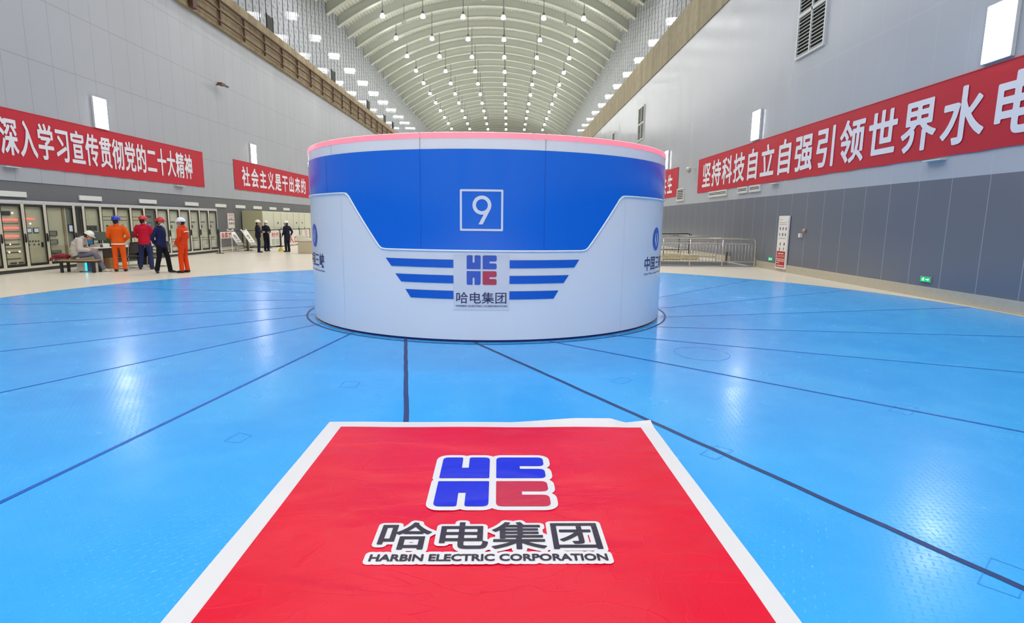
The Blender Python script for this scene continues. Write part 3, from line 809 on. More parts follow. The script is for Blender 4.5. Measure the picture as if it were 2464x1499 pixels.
        b('inner_panel', GRD, .06,1.0,.72,1.85,.006); b('display', DGR, .14,1.6,.5,1.68); b('screen_frame', DGR, .16,1.14,.5,1.42); b('screen', SCRB, .19,1.17,.46,1.39,.024)
    else:
        b('display', DGR, .14,1.42,.5,1.45); dots('lamp_row', DIAL, .3,.3,1.24,1,.03); b('terminal_row', BRN, .14,.72,.6,.74); b('terminal_row', BRN, .14,.62,.6,.64); b('device', GRD, .2,1.18,.3,1.30)
    return t
cab = [(0,5,'glass-fronted cabinet cut by the left edge of the picture'),(1,1,'glass-fronted cabinet full of glowing red indicator rows at far left'),(2,2,'glass-fronted cabinet with one short red indicator row and two lit meters'),
 (3,3,'double-width glass-fronted cabinet behind the seated person in the pale jacket'),(5,4,'glass-fronted cabinet with three dials and a dark strip behind the desk monitors'),(6,5,'glass-fronted cabinet left of the blue helmet with two white dials'),
 (7,5,'glass-fronted cabinet directly behind the blue helmet'),(8,5,'glass-fronted cabinet between the blue helmet and the red jacket'),(9,6,'glass-fronted cabinet with a pale blue screen beside the red jacket'),
 (10,7,'glass-fronted cabinet behind the navy jacket and red helmet'),(11,7,'glass-fronted cabinet between navy jacket and orange coverall'),(12,7,'glass-fronted cabinet behind the white helmet and orange coverall'),
 (13,7,'glass-fronted cabinet third from the right end of the row'),(14,7,'glass-fronted cabinet second from the right end of the row'),(15,7,'glass-fronted cabinet at the right end of the row')]
CP = .786
for k, kind, lab in cab:
    y = 15.05 + CP*k + .002
    if k == 3: cabinet(y, CP*2-.004, kind, lab, [(0,1.155),(1.155,CP*2-.004)])
    else: cabinet(y, CP-.004, kind, lab)
# far cream cabinets
CRM = plain('cream_cabinet', (216,215,192), .45, vary=.03); OLV = plain('olive_panel', (178,174,138), .5, vary=.04)
def closed(y0, y1, mt, lab, dial=True, nm='switch_cabinet'):
    t = thing(nm, lab, 'cabinet', (-13.74, y0, 0), 0, 'closed cream cabinets'); w = y1-y0-.012
    m = MB(); m.box(-1.13,0,.08,-.02,w,2.04,.01); m.obj('body', mt, t)
    m = MB(); m.box(-1.1,.01,0,-.05,w-.01,.08); m.obj('plinth', PLI, t)
    m = MB(); m.box(-.02,.025,.12,.004,w-.025,2.0,.008); dr = m.obj('door', mt, t)
    if dial:
        m = MB(); m.tube([(0,w*.55,1.38),(.02,w*.55,1.38)],[.06,.055],14); m.obj('dial', DGR, dr)
        m = MB(); m.box(0,w-.1,.95,.03,w-.06,1.1,.008); m.obj('handle', DGR, dr)
    return t
yb = [32.2,33.7,34.78,35.76,36.79,37.73,38.8,39.86,40.9,41.9]
nth = ['first','second','third','fourth','fifth','sixth','seventh','eighth','ninth']
for k in range(9):
    lab = 'closed cream cabinet with an olive end panel facing the glass cabinets' if k == 0 else f'closed cream cabinet, {nth[k]} from the olive end panel'
    t = closed(yb[k], yb[k+1], CRM, lab, k in (1,2,4,5))
    if k == 0: m = MB(); m.box(-1.13,-.03,.06,.0,0,2.05,.006); m.obj('end_panel', OLV, t, label='olive beige end panel')
# white plates above the cabinets
WPL = plain('white_sign_plate', (226,226,220), .45, vary=.02)
plate_lab = ['at the left edge of the picture','above the seated person','above the blue helmet','above the orange coverall with white helmet','past the last glass cabinet','above the wall poster','above the olive end panel','above the first cream cabinets','nearest the drum']
for (y0, y1), lb in zip(((16.75,17.94),(20.13,21.22),(23.37,24.49),(26.64,27.77),(29.37,30.48),(31.54,32.67),(33.73,34.85),(35.99,37.01),(38.17,39.25)), plate_lab):
    m = MB(); m.box(0,0,0,.05,y1-y0,.165,.008); o = m.obj('sign_plate', WPL, loc=(XL-.02, y0, 2.175)); tag(o, 'blank white sign plate on the dark band ' + lb, 'sign', 'blank white plates along the left wall')
    tmx = None
FIX = plain('wall_strip', (196,198,202), .35)
for side, y, w, z, lb in ((-1,17.2,.55,3.03,'left wall below the start of the long banner'),(-1,25.9,.7,3.01,'left wall below the end of the long banner'),(1,12.54,.56,3.02,'right wall below the big lettering'),(1,20.2,.5,3.01,'right wall below the middle of the long banner')):
    x = XL if side < 0 else XR
    m = MB(); m.box(*((0,0,0,.14,w,.035) if side < 0 else (-.14,0,0,0,w,.035)), .006); o = m.obj('wall_strip', FIX, loc=(x, y, z)); tag(o, 'slim grey strip bracket on the ' + lb, 'bracket')
# small dark gadget high on the left wall
t = thing('wall_camera', 'small dark camera bracket high on the left wall panels', 'camera', (XL, 30.3, 8.3))
m = MB(); m.cyl((0,0,0),(.35,.1,.03),.03,8); m.obj('arm', DGR, t)
m = MB(); m.box(.2,-.32,-.06,.45,.1,.06,.02); m.obj('housing', plain('camera_brown', (110,72,54), .5), t)
m = MB(); m.box(.3,.05,-.03,.42,.5,.03,.01); m.obj('spot_head', DGR, t)

# ================================================================== LEFT: DESK AREA
WOOD = plain('bench_wood', (176,140,96), .5, vary=.15, nscale=8); BKM = plain('black_steel', (34,36,42), .4, vary=0); WHD = plain('desk_white', (224,222,216), .35, vary=.03)
t = thing('bench', 'low wooden bench with black legs at the near end of the desk', 'bench', (-12.5, 16.68, 0), .10)
m = MB(); m.box(-.5,-.2,.335,.5,.2,.37,.006); m.obj('seat', WOOD, t)
m = MB(); m.box(-.48,-.18,.295,.48,.18,.335); m.obj('apron', BKM, t)
for x in (-.46,.40):
    for y in (-.18,.12):
        m = MB(); m.box(x,y,0,x+.06,y+.06,.3); m.obj('leg', BKM, t)
MAR = plain('maroon_cloth', (128,20,44), .8, vary=.15, nscale=8, bump=.3, bscale=9)
m = MB(); m.tube([(-.22,0,.04),(-.17,0,.075),(0,.02,.10),(.13,0,.085),(.18,0,.05)],[(.1,.03),(.15,.065),(.17,.08),(.15,.06),(.08,.03)],14,ref=(0,1,0)); m.tube([(-.12,-.08,.07),(-.17,-.17,.04),(-.18,-.23,-.03)],[(.08,.03),(.07,.03),(.03,.015)],10)
o = m.obj('folded_coat', MAR, loc=(-12.99, 16.64, .372), smooth=True); tag(o, 'dark maroon folded coat lying on the left end of the bench', 'coat')
t = thing('computer_tower', 'white computer tower with cyan light strip under the bench', 'computer', (-12.46, 16.88, 0))
m = MB(); m.box(-.22,-.08,.02,.2,.08,.30,.01); m.obj('case', WHD, t)
m = MB(); m.box(.0,-.088,.04,.05,-.08,.285); m.obj('light_strip', CYN, t)
m = MB(); m.box(.06,-.09,.02,.2,-.08,.3); m.obj('side_panel', plain('tower_blue_grey', (70,110,160), .3), t)
for x in (-.2,.16):
    m = MB(); m.box(x,-.07,0,x+.04,.07,.02); m.obj('foot', BKM, t)
# desk along the hall
DX, DY = -12.93, 17.38
t = thing('desk', 'long white topped desk with dark edge in front of the cabinets', 'desk', (DX, DY, 0), -.15)
m = MB(); m.box(-.36,0,.645,.36,2.5,.67,.004); m.obj('desk_top', WHD, t)
m = MB(); m.box(-.355,.005,.60,.355,2.495,.645); m.obj('edge_band', BKM, t)
m = MB(); m.box(-.30,.05,.0,.30,.40,.60,.006); pd = m.obj('pedestal', plain('pedestal_grey', (206,203,190), .4), t)
for k in range(3):
    m = MB(); m.box(.301,.07,.03+.19*k,.312,.38,.20+.19*k,.004); m.obj('drawer', MATS['pedestal_grey'], pd)
m = MB(); m.box(-.33,.4,.2,-.30,2.4,.6); m.obj('modesty_panel', plain('panel_brown_grey', (112,102,92), .5), t)
m = MB(); m.box(-.30,2.40,0,.30,2.45,.6); m.obj('end_panel', BKM, t)
def monitor(x, y, w, h, rz, lab, scr, z=.67):
    t = thing('monitor', lab, 'monitor', (x, y, z), rz, 'monitors on the desk')
    m = MB(); m.box(-.1,-.07,0,.1,.07,.012,.004); m.obj('base', BKM, t)
    m = MB(); m.box(-.02,-.012,.01,.02,.012,.14); m.obj('stand', BKM, t)
    m = MB(); m.box(-w/2,-.03,.09,w/2,.0,.09+h,.006); m.obj('housing', BKM if scr != 'g' else plain('monitor_grey', (96,100,96), .4), t)
    m = MB(); m.box(-w/2+.015,-.033,.105,w/2-.015,-.030,.09+h-.015); m.obj('screen', {'b':glow('screen_blue',(70,140,180),.5),'g':plain('monitor_back_green',(108,118,108),.35),'n':plain('screen_green',(78,104,74),.3)}[scr], t)
monitor(-13.0, 17.78, .42, .28, -.25, 'black monitor with a blue lit edge beside the seated person', 'b')
monitor(-12.95, 18.16, .42, .27, .15, 'grey monitor standing on the white box on the desk', 'g', .785)
monitor(-12.86, 18.55, .42, .26, .1, 'monitor with a dull green screen right of the grey monitor', 'n')
m = MB(); m.box(-.2,-.15,0,.2,.15,.11,.006); o = m.obj('riser_box', WHD, loc=(-12.95, 18.16, .672)); tag(o, 'white open riser box under the grey monitor on the desk', 'box')
m = MB(); m.box(-.1,-.14,0,.1,.14,.012); o = m.obj('paper_stack', plain('paper', (236,236,234), .6), loc=(-12.72, 17.62, .6715)); o.rotation_euler = (0,0,.3); tag(o, 'white sheets of paper at the near end of the desk', 'paper')
m = MB(); m.tube([(0,0,0),(0,0,.03),(0,0,.1)],[.032,.036,.03],12); o = m.obj('cup', plain('cup_dark', (88,62,60), .3), loc=(-12.74, 17.95, .672), smooth=True); tag(o, 'small dark cup on the desk between monitor and papers', 'cup')
BOX = plain('cardboard_box', (150,116,80), .7, vary=.1)
m = MB(); m.box(-.2,-.2,0,.2,.2,.34,.006); o = m.obj('cardboard_box', BOX, loc=(-12.74, 18.1, 0)); o.rotation_euler = (0,0,.15); tag(o, 'brown cardboard box under the middle of the desk', 'box')
CHR = plain('chrome_tube', (196,198,202), .15, metal=1.0, vary=0); BKV = plain('black_vinyl', (38,34,36), .4, vary=.05)
def chair(x, y, rz, lab):
    t = thing('office_chair', lab, 'chair', (x, y, 0), rz, 'black chairs with chrome frames')
    m = MB(); m.box(-.2,-.2,.36,.2,.2,.41,.015); m.obj('seat', BKV, t)
    m = MB(); m.tube([(0,-.22,.50),(0,-.25,.55),(0,-.29,.78),(0,-.30,.84)],[(.19,.012),(.2,.02),(.2,.02),(.19,.012)],12,ref=(1,0,0)); m.obj('backrest', BKV, t)
    for s in (-1,1):
        m = MB(); m.tube([(s*.215,-.29,.84),(s*.215,-.22,.45),(s*.215,-.2,.38),(s*.215,.18,.37),(s*.215,.22,.33),(s*.215,.24,.02),(s*.215,.2,.012),(s*.215,-.22,.012)],.012,8); m.obj('frame', CHR, t, True)
        m = MB(); m.tube([(s*.215,-.1,.55),(s*.235,0,.58),(s*.235,.16,.56)],.016,8); m.obj('armrest', BKV, t, True)
    m = MB(); m.cyl((-.215,-.22,.012),(.215,-.22,.012),.011,8); m.obj('floor_bar', CHR, t)
chair(-12.05, 18.12, 1.35, 'black chair with chrome frame between the blue helmet and the red jacket')
chair(-11.62, 18.95, 1.5, 'black chair with chrome frame behind the red jacket')

# ================================================================== LEFT: FAR BARRIERS AND SIGNS
REDT = plain('red_sign_paint', (196,60,50), .5, vary=.05); WSG = plain('sign_white', (228,224,216), .5, vary=.03); GLB = plain('barrier_dark', (44,46,50), .4)
def barrier(y0, y1, lab, x=-13.36):
    t = thing('crowd_barrier', lab, 'barrier', (x, y0, 0), 0, 'dark railing barriers before the cabinets'); w = y1-y0
    m = MB(); m.box(-.02,0,.98,.02,w,1.02); m.box(-.015,0,.1,.015,w,.13); m.obj('rail', GLB, t)
    for y in (0, w-.04):
        m = MB(); m.box(-.02,y,0,.02,y+.04,1.0); m.box(-.18,y,0,.18,y+.04,.03); m.obj('post', GLB, t)
barrier(26.45, 29.3, 'dark barrier nearest to the end of the glass cabinets')
barrier(29.4, 31.7, 'dark barrier behind the two slanted information stands')
barrier(31.8, 33.4, 'dark barrier carrying the narrow white board')
barrier(33.5, 36.55, 'dark barrier carrying the wide white exit board')
barrier(36.65, 38.6, 'dark barrier carrying the no smoking board beside the drum')
def board(y0, y1, z0, z1, lab, x=-13.31):
    t = thing('sign_board', lab, 'sign', (x, y0, z0)); m = MB(); m.box(0,0,0,.02,y1-y0,z1-z0,.003); m.obj('panel', WSG, t); return t
def btext(t, s, y0, y1, z0, z1, mt=None, off=.02):
    m = MB(); n = len(s); p = (y1-y0)/n
    for k, ch in enumerate(s): cjk(m, ch, y0+p*k+p*.06, y0+p*(k+1)-p*.06, z0, z1, lambda u, v: Vector((.0235, u, v)), off)
    m.obj('lettering', mt or REDT, t, recalc=False)
t = board(26.5, 27.6, .68, .99, 'white sign board with three red characters by the last glass cabinet'); btext(t, '会鹏减', .06, 1.04, .03, .28)
for y in (0, 1.06):
    m = MB(); m.box(-.0,y,-.66,.02,y+.03,0); m.obj('leg', WSG, t)
t = board(31.98, 33.3, .1, .95, 'narrow white board with two red characters and grey boxes behind the far pair'); btext(t, '时代', .2, 1.25, .48, .76)
for (a, b) in ((.22,.66),(.78,1.24)):
    m = MB(); m.box(.02,a,.06,.028,b,.40); m.obj('picture', plain('picture_grey', (176,184,170), .5), t)
t = board(33.6, 36.45, .06, .96, 'wide white exit board behind the far person in the long coat'); btext(t, '出入口', .25, 2.75, .12, .52, None, .03)
m = MB(); m.tube([(.02,.3,.78),(.026,.3,.78)],[.07,.07],16); m.obj('round_mark', plain('mark_grey', (110,116,130), .5), t)
t = board(37.0, 38.35, .42, .92, 'white board with a red no smoking symbol beside the drum')
m = MB(); n = 24
for k in range(n):
    a, b = 2*PI*k/n, 2*PI*(k+1)/n
    m.poly([(.023,.68+.2*math.cos(a),.29+.2*math.sin(a)),(.023,.68+.2*math.cos(b),.29+.2*math.sin(b)),(.023,.68+.16*math.cos(b),.29+.16*math.sin(b)),(.023,.68+.16*math.cos(a),.29+.16*math.sin(a))])
m.poly([(.024,.53,.40),(.024,.56,.43),(.024,.83,.18),(.024,.80,.15)]); m.obj('symbol', REDT, t)
m = MB(); m.box(.02,.3,.03,.026,1.05,.07); m.obj('text_bar', REDT, t)
# poster on the wall
t = thing('wall_poster', 'tall pink and white poster on the dark wall between the cabinet groups', 'poster', (XL-.02, 30.56, 1.07))
m = MB(); m.box(0,0,0,.03,.76,.82,.004); m.obj('panel', plain('poster_pink', (214,192,190), .5), t)
m = MB(); m.box(.03,.06,.05,.034,.70,.70); m.obj('sheet', WSG, t)
for k, (y, z, c) in enumerate(((.12,.42,(150,90,96)),(.32,.44,(90,84,96)),(.52,.42,(150,90,96)),(.14,.22,(90,84,96)),(.36,.22,(70,66,70)),(.56,.22,(150,120,110)))):
    m = MB(); m.box(.034,y,z,.038,y+.11,z+.11); m.obj('picture', plain('poster_pic%d' % k, c, .5), t)
for z in (.62,.70):
    m = MB(); m.box(.034,.1,z-.02,.037,.66,z+.005); m.obj('title_bar', plain('poster_bar', (188,120,124), .5), t)
# two slanted information stands
def stand(x, y, lab):
    t = thing('information_stand', lab, 'sign stand', (x, y, 0), 0, 'slanted information stands')
    A, B = Vector((-.22,0,1.02)), Vector((.24,0,.30)); d = (B-A); nrm = Vector((-d.z,0,d.x)).normalized(); nrm = nrm if nrm.z > 0 else -nrm
    W_ = Vector((0,.62,0)); th = nrm*.02
    m = MB(); m.prism([A, B, B+W_, A+W_], th); m.obj('board', WSG, t)
    P = lambda u, v: A + d*(1-v) + W_*u + nrm*.0225
    for v0, v1 in ((.02,.06),(.10,.16)): m = MB(); m.poly([P(.02,v0),P(.98,v0),P(.98,v1),P(.02,v1)]); m.obj('bar', plain('stand_grey', (120,124,132), .5), t)
    m = MB()
    for k, (u, v, w, h) in enumerate(((.28,.62,.4,.05),(.3,.54,.2,.06),(.55,.54,.14,.05),(.34,.44,.3,.06),(.4,.28,.3,.035),(.1,.9,.2,.03))): m.poly([P(u,v),P(u+w,v),P(u+w,v+h),P(u,v+h)])
    m.obj('print', plain('stand_print', (60,62,72), .5), t)
    m = MB(); m.cyl((0,.3,.02),(-.02,.3,.62),.022,8); m.obj('post', CHR, t)
    m = MB(); m.box(-.25,.1,0,.25,.5,.02,.004); m.obj('base', CHR, t)
    m = MB(); m.ell((-.24,.05,1.04),(.05,.05,.05),10,7); m.ell((-.24,.57,1.04),(.05,.05,.05),10,7); m.obj('knob', DIAL, t, True)
stand(-13.62, 28.3, 'slanted white information stand nearer the glass cabinets'); stand(-13.02, 28.45, 'slanted white information stand nearer the far pair of people')
t = thing('marker_post', 'thin dark post on a yellow foot between the far people', 'post', (-11.49, 28.93, 0))
m = MB(); m.cyl((0,0,.05),(0,0,.92),.025,8); m.obj('pole', GLB, t)
m = MB(); m.tube([(0,0,0),(0,0,.03),(0,0,.22)],[.16,.15,.03],12); m.obj('foot', plain('yellow_foot', (206,184,60), .5), t)
# podium
t = thing('podium', 'stone coloured counter with a cream box at the left edge of the drum', 'counter', (-9.74, 27.2, 0))
m = MB(); m.box(-.2,-.2,0,.45,.25,.60,.01); m.obj('pedestal', plain('podium_stone', (190,178,152), .5, vary=.12, nscale=8), t)
m = MB(); m.box(-.3,-.24,.60,.5,.28,.64,.006); m.obj('counter_top', WSG, t)
m = MB(); m.box(-.27,-.15,.64,.1,.2,.86,.01); m.obj('cream_box', CRM, t)
m = MB(); m.tube([(.3,0,.64),(.3,0,.7),(.3,0,.72)],[.13,.12,.02],14); m.obj('bowl', WSG, t, True)

# ================================================================== RIGHT WALL
LVW = plain('louvre_frame', (206,208,206), .45, vary=.03); LVD = plain('louvre_dark', (46,48,46), .8); LVS = plain('louvre_slat', (188,190,184), .45, vary=.03)
def louvre(y0, y1, z0, z1, cols, rows, lab, pitch=.105):
    D = .07 if pitch > .09 else .055
    t = thing('louvre_vent', lab, 'vent', (XR, y0, z0)); w, h = y1-y0, z1-z0; f = .07
    m = MB(); m.box(.0,0,0,.004,w,h); 
    m = MB(); m.box(-.012,f*.5,f*.5,-.002,w-f*.5,h-f*.5); m.obj('backing', LVD, t)
    m = MB(); m.box(-.07,0,0,0,f,h); m.box(-.07,w-f,0,0,w,h); m.box(-.07,f,0,0,w-f,f); m.box(-.07,f,h-f,0,w-f,h)
    for k in range(1, cols): c = w*k/cols; m.box(-.07,c-.03,f,-.005,c+.03,h-f)
    zz = [h*k/rows for k in range(rows+1)]
    for z in zz[1:-1]: m.box(-.07,f,z-.05,-.005,w-f,z+.05)
    m.obj('frame', LVW, t)
    for r in range(rows):
        for c in range(cols):
            ya, yb = max(f, w*c/cols+.03), min(w-f, w*(c+1)/cols-.03); za, zb = zz[r]+(f if r == 0 else .05), zz[r+1]-(f if r == rows-1 else .05)
            m = MB(); n = max(2, int((zb-za)/pitch))
            for k in range(n):
                z = za+(zb-za)*(k+.5)/n; m.prism([(-.062,ya,z-.032),(-.054,ya,z-.032),(-.014,ya,z+.02),(-.022,ya,z+.02)], (0,yb-ya,0))
            m.obj('slats', LVS, t)
louvre(17.98, 19.70, 6.94, 9.6, 2, 2, 'large white louvre vent at the top of the right wall above the banner')
louvre(41.2, 43.0, 7.46, 9.80, 2, 2, 'tall grey louvre vent high on the right wall near the drum rim')
louvre(52.3, 53.5, 7.6, 9.66, 1, 2, 'narrow louvre vent furthest along the right wall just above the drum')
louvre(31.02, 32.27, 2.82, 3.5, 1, 1, 'low grey vent under the end of the two-character banner', .08)
louvre(24.9, 27.1, 2.82, 3.085, 1, 1, 'wide low grey vent under the start of the long right banner', .08)
louvre(22.75, 23.72, 2.83, 3.085, 1, 1, 'small square vent under the long right banner, left of two', .08)
louvre(21.6, 22.57, 2.83, 3.085, 1, 1, 'small square vent under the long right banner, right of two', .08)
# safety board
t = thing('safety_board', 'tall white framed safety board with red lower panel against the right wall', 'notice board', (XR-.02, 19.14, .1))
m = MB(); m.box(-.05,0,0,0,.72,1.8,.006); m.obj('frame', plain('board_frame', (232,226,226), .4), t)
m = MB(); m.box(-.056,.06,.06,-.05,.66,1.73); m.obj('sheet', plain('board_sheet', (236,232,226), .5), t)
m = MB(); m.box(-.060,.06,.06,-.056,.66,.60); rp = m.obj('red_panel', plain('board_red', (176,48,36), .5, vary=.15), t)
for z, a, b, h in ((.52,.16,.56,.035),(.45,.1,.62,.012),(.41,.1,.62,.012),(.33,.08,.64,.03),(.27,.1,.6,.035),(.2,.42,.64,.03),(.11,.1,.6,.035)):
    m = MB(); m.box(-.063,a,z-h/2,-.06,b,z+h/2); m.obj('text_bar', plain('board_pale_text', (240,196,190), .5), rp)
cc = [(90,78,96),(96,100,120),(120,60,66),(130,136,150),(118,52,90),(116,128,60),(120,110,50),(70,74,60),(96,110,60),(150,140,96)]
for k, (y, z) in enumerate(((.54,1.36),(.34,1.36),(.13,1.36),(.56,1.16),(.34,1.16),(.15,1.16),(.46,.84),(.18,.84),(.48,.66),(.2,.68))):
    m = MB(); m.ell((-.058,y,z+.03),(.002,.035,.035),8,6); m.box(-.060,y-.03,z-.04,-.057,y+.035,z+.02); m.obj('picture', plain('board_pic%d' % k, cc[k], .5), t)
for z, a in ((1.66,.4),(1.56,.12),(1.50,.12),(1.03,.12)):
    m = MB(); m.box(-.059,a,z,-.056,.62,z+.022); m.obj('title_bar', plain('board_title', (206,170,160), .5), t)
# exit signs
EXG = glow('exit_green', (20,190,110), 1.3); EXW = glow('exit_white', (215,255,235), 1.5)
def exit_sign(y, z, lab):
    t = thing('exit_sign', lab, 'exit sign', (XR, y, z), 0, 'green exit signs')
    m = MB(); m.box(-.03,0,0,0,.33,.125,.004); m.obj('housing', plain('exit_housing', (150,156,160), .4), t)
    m = MB(); m.box(-.034,.02,.012,-.03,.31,.113); m.obj('face', EXG, t)
    m = MB(); X = -.0365
    m.ell((X,.222,.095),(.002,.012,.011),8,6); m.prism([(X,.205,.084),(X,.245,.078),(X,.235,.052),(X,.21,.055)], (.002,0,0))
    m.prism([(X,.22,.056),(X,.236,.054),(X,.262,.022),(X,.248,.020)], (.002,0,0)); m.prism([(X,.212,.056),(X,.226,.054),(X,.204,.036),(X,.196,.022),(X,.186,.026),(X,.192,.042)], (.002,0,0))
    m.prism([(X,.24,.08),(X,.262,.07),(X,.27,.054),(X,.262,.05),(X,.254,.064),(X,.238,.07)], (.002,0,0)); m.prism([(X,.206,.082),(X,.186,.07),(X,.178,.076),(X,.2,.09)], (.002,0,0))
    m.obj('running_figure', EXW, t)
    m = MB(); m.prism([(X,.15,.052),(X,.08,.052),(X,.08,.036),(X,.04,.062),(X,.08,.088),(X,.08,.072),(X,.15,.072)], (.002,0,0)); m.obj('arrow', EXW, t)
exit_sign(12.53, .355, 'green lit exit sign low on the nearer part of the right wall'); exit_sign(20.18, .315, 'green lit exit sign low on the wall left of the safety board')
t = thing('alarm', 'small red and white fire alarm device on the right dado wall', 'alarm', (XR+.004, 18.17, 1.2))
m = MB(); m.box(-.10,.12,0,0,.24,.13,.01); m.obj('call_point', plain('alarm_white', (230,214,214), .4), t)
m = MB(); m.tube([(0,.0,.22),(-.05,.0,.22),(-.09,.0,.22)],[.05,.07,.04],12); m.obj('sounder', plain('alarm_red', (196,140,134), .4), t, True)
t = thing('dome_camera', 'white dome camera on a bracket left of the long right banner', 'camera', (XR+.004, 29.35, 4.42))
m = MB(); m.box(-.42,-.04,-.06,0,.04,0,.01); m.obj('bracket', DIAL, t)
m = MB(); m.tube([(-.38,0,0),(-.38,0,-.12)],[.1,.13],14); m.obj('housing', DIAL, t, True)
m = MB(); m.ell((-.38,0,-.17),(.13,.13,.13),14,9); m.obj('dome', plain('camera_dome', (176,176,170), .15), t, True)

# ================================================================== RIGHT: STAIR RAILINGS
STL = plain('brushed_steel', (200,198,192), .22, metal=.85, vary=.03)
def railing(p0, p1, posts, nbal, lab, h=1.06, low=.2):
    p0, p1 = Vector(p0), Vector(p1); d = (p1-p0); L_ = d.length
    t = thing('stair_railing', lab, 'railing', p0, math.atan2(d.y, d.x), 'steel railings round the stair opening')
    m = MB(); r = .13
    pts = [(0,0,0),(0,0,h-r)] + [(r-r*math.cos(a),0,h-r+r*math.sin(a)) for a in (PI/8,PI/4,3*PI/8,PI/2)] + [(L_-r+r*math.sin(a),0,h-r+r*math.cos(a)) for a in (0.001,PI/8,PI/4,3*PI/8,PI/2)] + [(L_,0,0)]
    m.tube(pts, .032, 10, ref=(0,1,0)); m.obj('handrail', STL, t, True)
    m = MB(); m.cyl((.0,0,h-.19),(L_,0,h-.19),.02,8); m.obj('upper_rail', STL, t); m = MB(); m.cyl((0,0,low),(L_,0,low),.02,8); m.obj('lower_rail', STL, t)
    for k in range(1, posts): m = MB(); m.cyl((L_*k/posts,0,0),(L_*k/posts,0,h-.02),.026,10); m.obj('post', STL, t, True)
    bm_ = MB(); bm_.cyl((0,0,low),(0,0,h-.19),.011,6); bm_ = bm_.mesh('baluster', STL, True)
    for k in range(1, nbal):
        if abs((k*posts/nbal) % 1) < 1e-6: continue
        o = bpy.data.objects.new('baluster', bm_); COL.objects.link(o); o.parent = t; o.location = (L_*k/nbal,0,0)
railing((5.62,21.38,0), (9.3,21.38,0), 3, 30, 'steel stair railing nearest the camera right of the drum')
railing((5.5,24.3,0), (8.9,24.3,0), 3, 27, 'steel stair railing at the back of the opening')
railing((5.42,21.6,0), (5.42,24.1,0), 2, 16, 'steel side railing of the stair opening behind the drum edge')
m = MB(); m.box(HX0,HY0-.06,0,HX1,HY0,.05); struct(m.obj('trim_4', MATS['stairwell_concrete']))
t = thing('folding_barrier', 'black folding metal barrier frame behind the steel railings', 'barrier', (6.9, 26.6, 0), .15)
for (a, b, h, y) in ((.1,1.65,1.12,0),(.55,1.3,1.02,.35)):
    m = MB(); m.tube([(a,y,0),(a,y,h-.04),(a+.04,y,h),(b-.04,y,h+.02),(b,y,h-.02),(b,y,0)],.022,8,ref=(0,1,0)); m.cyl((a,y,.38),(b,y,.38),.018,8); m.obj('frame', BKM, t, True)
m = MB(); m.tube([(1.72,0,0),(1.72,0,.85),(1.72,0,.95),(1.72,0,1.1)],[.02,.02,.06,.03],10); m.obj('latch_post', BKM, t, True)
CRAT = plain('crate_yellow', (214,196,140), .6, vary=.1)
for (x, y, w, h, lab) in ((6.9,25.3,.8,.26,'low cream crate behind the railing nearest the drum'),(7.9,25.6,.7,.2,'low cream crate behind the railing right of the other crate')):
    t = thing('crate', lab, 'crate', (x, y, 0)); m = MB(); m.box(0,0,.02,w,.5,h,.01); m.obj('box', CRAT, t)
    m = MB(); m.box(.04,.04,0,w-.04,.46,.02); m.obj('runner', BRN, t)
    m = MB(); m.box(-.01,-.01,h,w+.01,.51,h+.03,.006); m.obj('lid', WSG, t)
m = MB(); m.cyl((0,0,0),(0,0,.42),.05,12); o = m.obj('wooden_post', BRN, loc=(9.25, 22.6-.0, 0)); o.location = (9.36, 24.35, 0); tag(o, 'short brown post by the wall at the stair opening', 'post')

# ================================================================== PEOPLE
SKIN = plain('skin', (196,148,122), .5, vary=.05); HAIR = plain('dark_hair', (24,20,20), .6, vary=.1); MASKM = plain('face_mask_white', (232,234,238), .6, vary=.02)
EYE = plain('eye_dark', (30,22,20), .3, vary=0); SHOE = plain('black_shoes', (28,28,30), .5)
def cloth(name, rgb, bs=11, b=.35): return plain(name, rgb, .8, vary=.1, nscale=7, spec=.2, bump=b, bscale=bs)
def spline(pts, rad, n=4):
    P = [Vector(p) for p in pts]; R = [Vector((r, r)) if not hasattr(r, '__len__') else Vector(r) for r in rad]; op, orr = [], []
    for i in range(len(P)-1):
        p0, p1, p2, p3 = P[max(i-1,0)], P[i], P[i+1], P[min(i+2,len(P)-1)]
        for k in range(n):
            t = k/n
            op.append(.5*((2*p1)+(p2-p0)*t+(2*p0-5*p1+4*p2-p3)*t*t+(3*p1-p0-3*p2+p3)*t**3)); orr.append(tuple(R[i]*(1-t)+R[i+1]*t))
    op.append(P[-1]); orr.append(tuple(R[-1])); return op, orr
def limb(m, pts, rad, n=4, ref=None, seg=14):
    p, r = spline(pts, rad, n); m.tube(p, r, seg, ref=ref)
def fuse(m, name, mat, parent, voxel=.012, smooth_it=3):
    bmesh.ops.recalc_face_normals(m.bm, faces=m.bm.faces[:])
    me = bpy.data.meshes.new('tmp'); m.bm.to_mesh(me); m.bm.free()
    o = bpy.data.objects.new('tmp', me); COL.objects.link(o)
    md = o.modifiers.new('r', 'REMESH'); md.mode = 'VOXEL'; md.voxel_size = voxel
    if smooth_it: ms = o.modifiers.new('s', 'SMOOTH'); ms.factor = .5; ms.iterations = smooth_it
    dg = bpy.context.evaluated_depsgraph_get(); dg.update()
    nm = bpy.data.meshes.new_from_object(o.evaluated_get(dg)); bpy.data.objects.remove(o); bpy.data.meshes.remove(me)
    nm.name = name; nm.materials.clear(); nm.materials.append(mat)
    for p in nm.polygons: p.use_smooth = True
    r = bpy.data.objects.new(name, nm); COL.objects.link(r); r.parent = parent
    return r
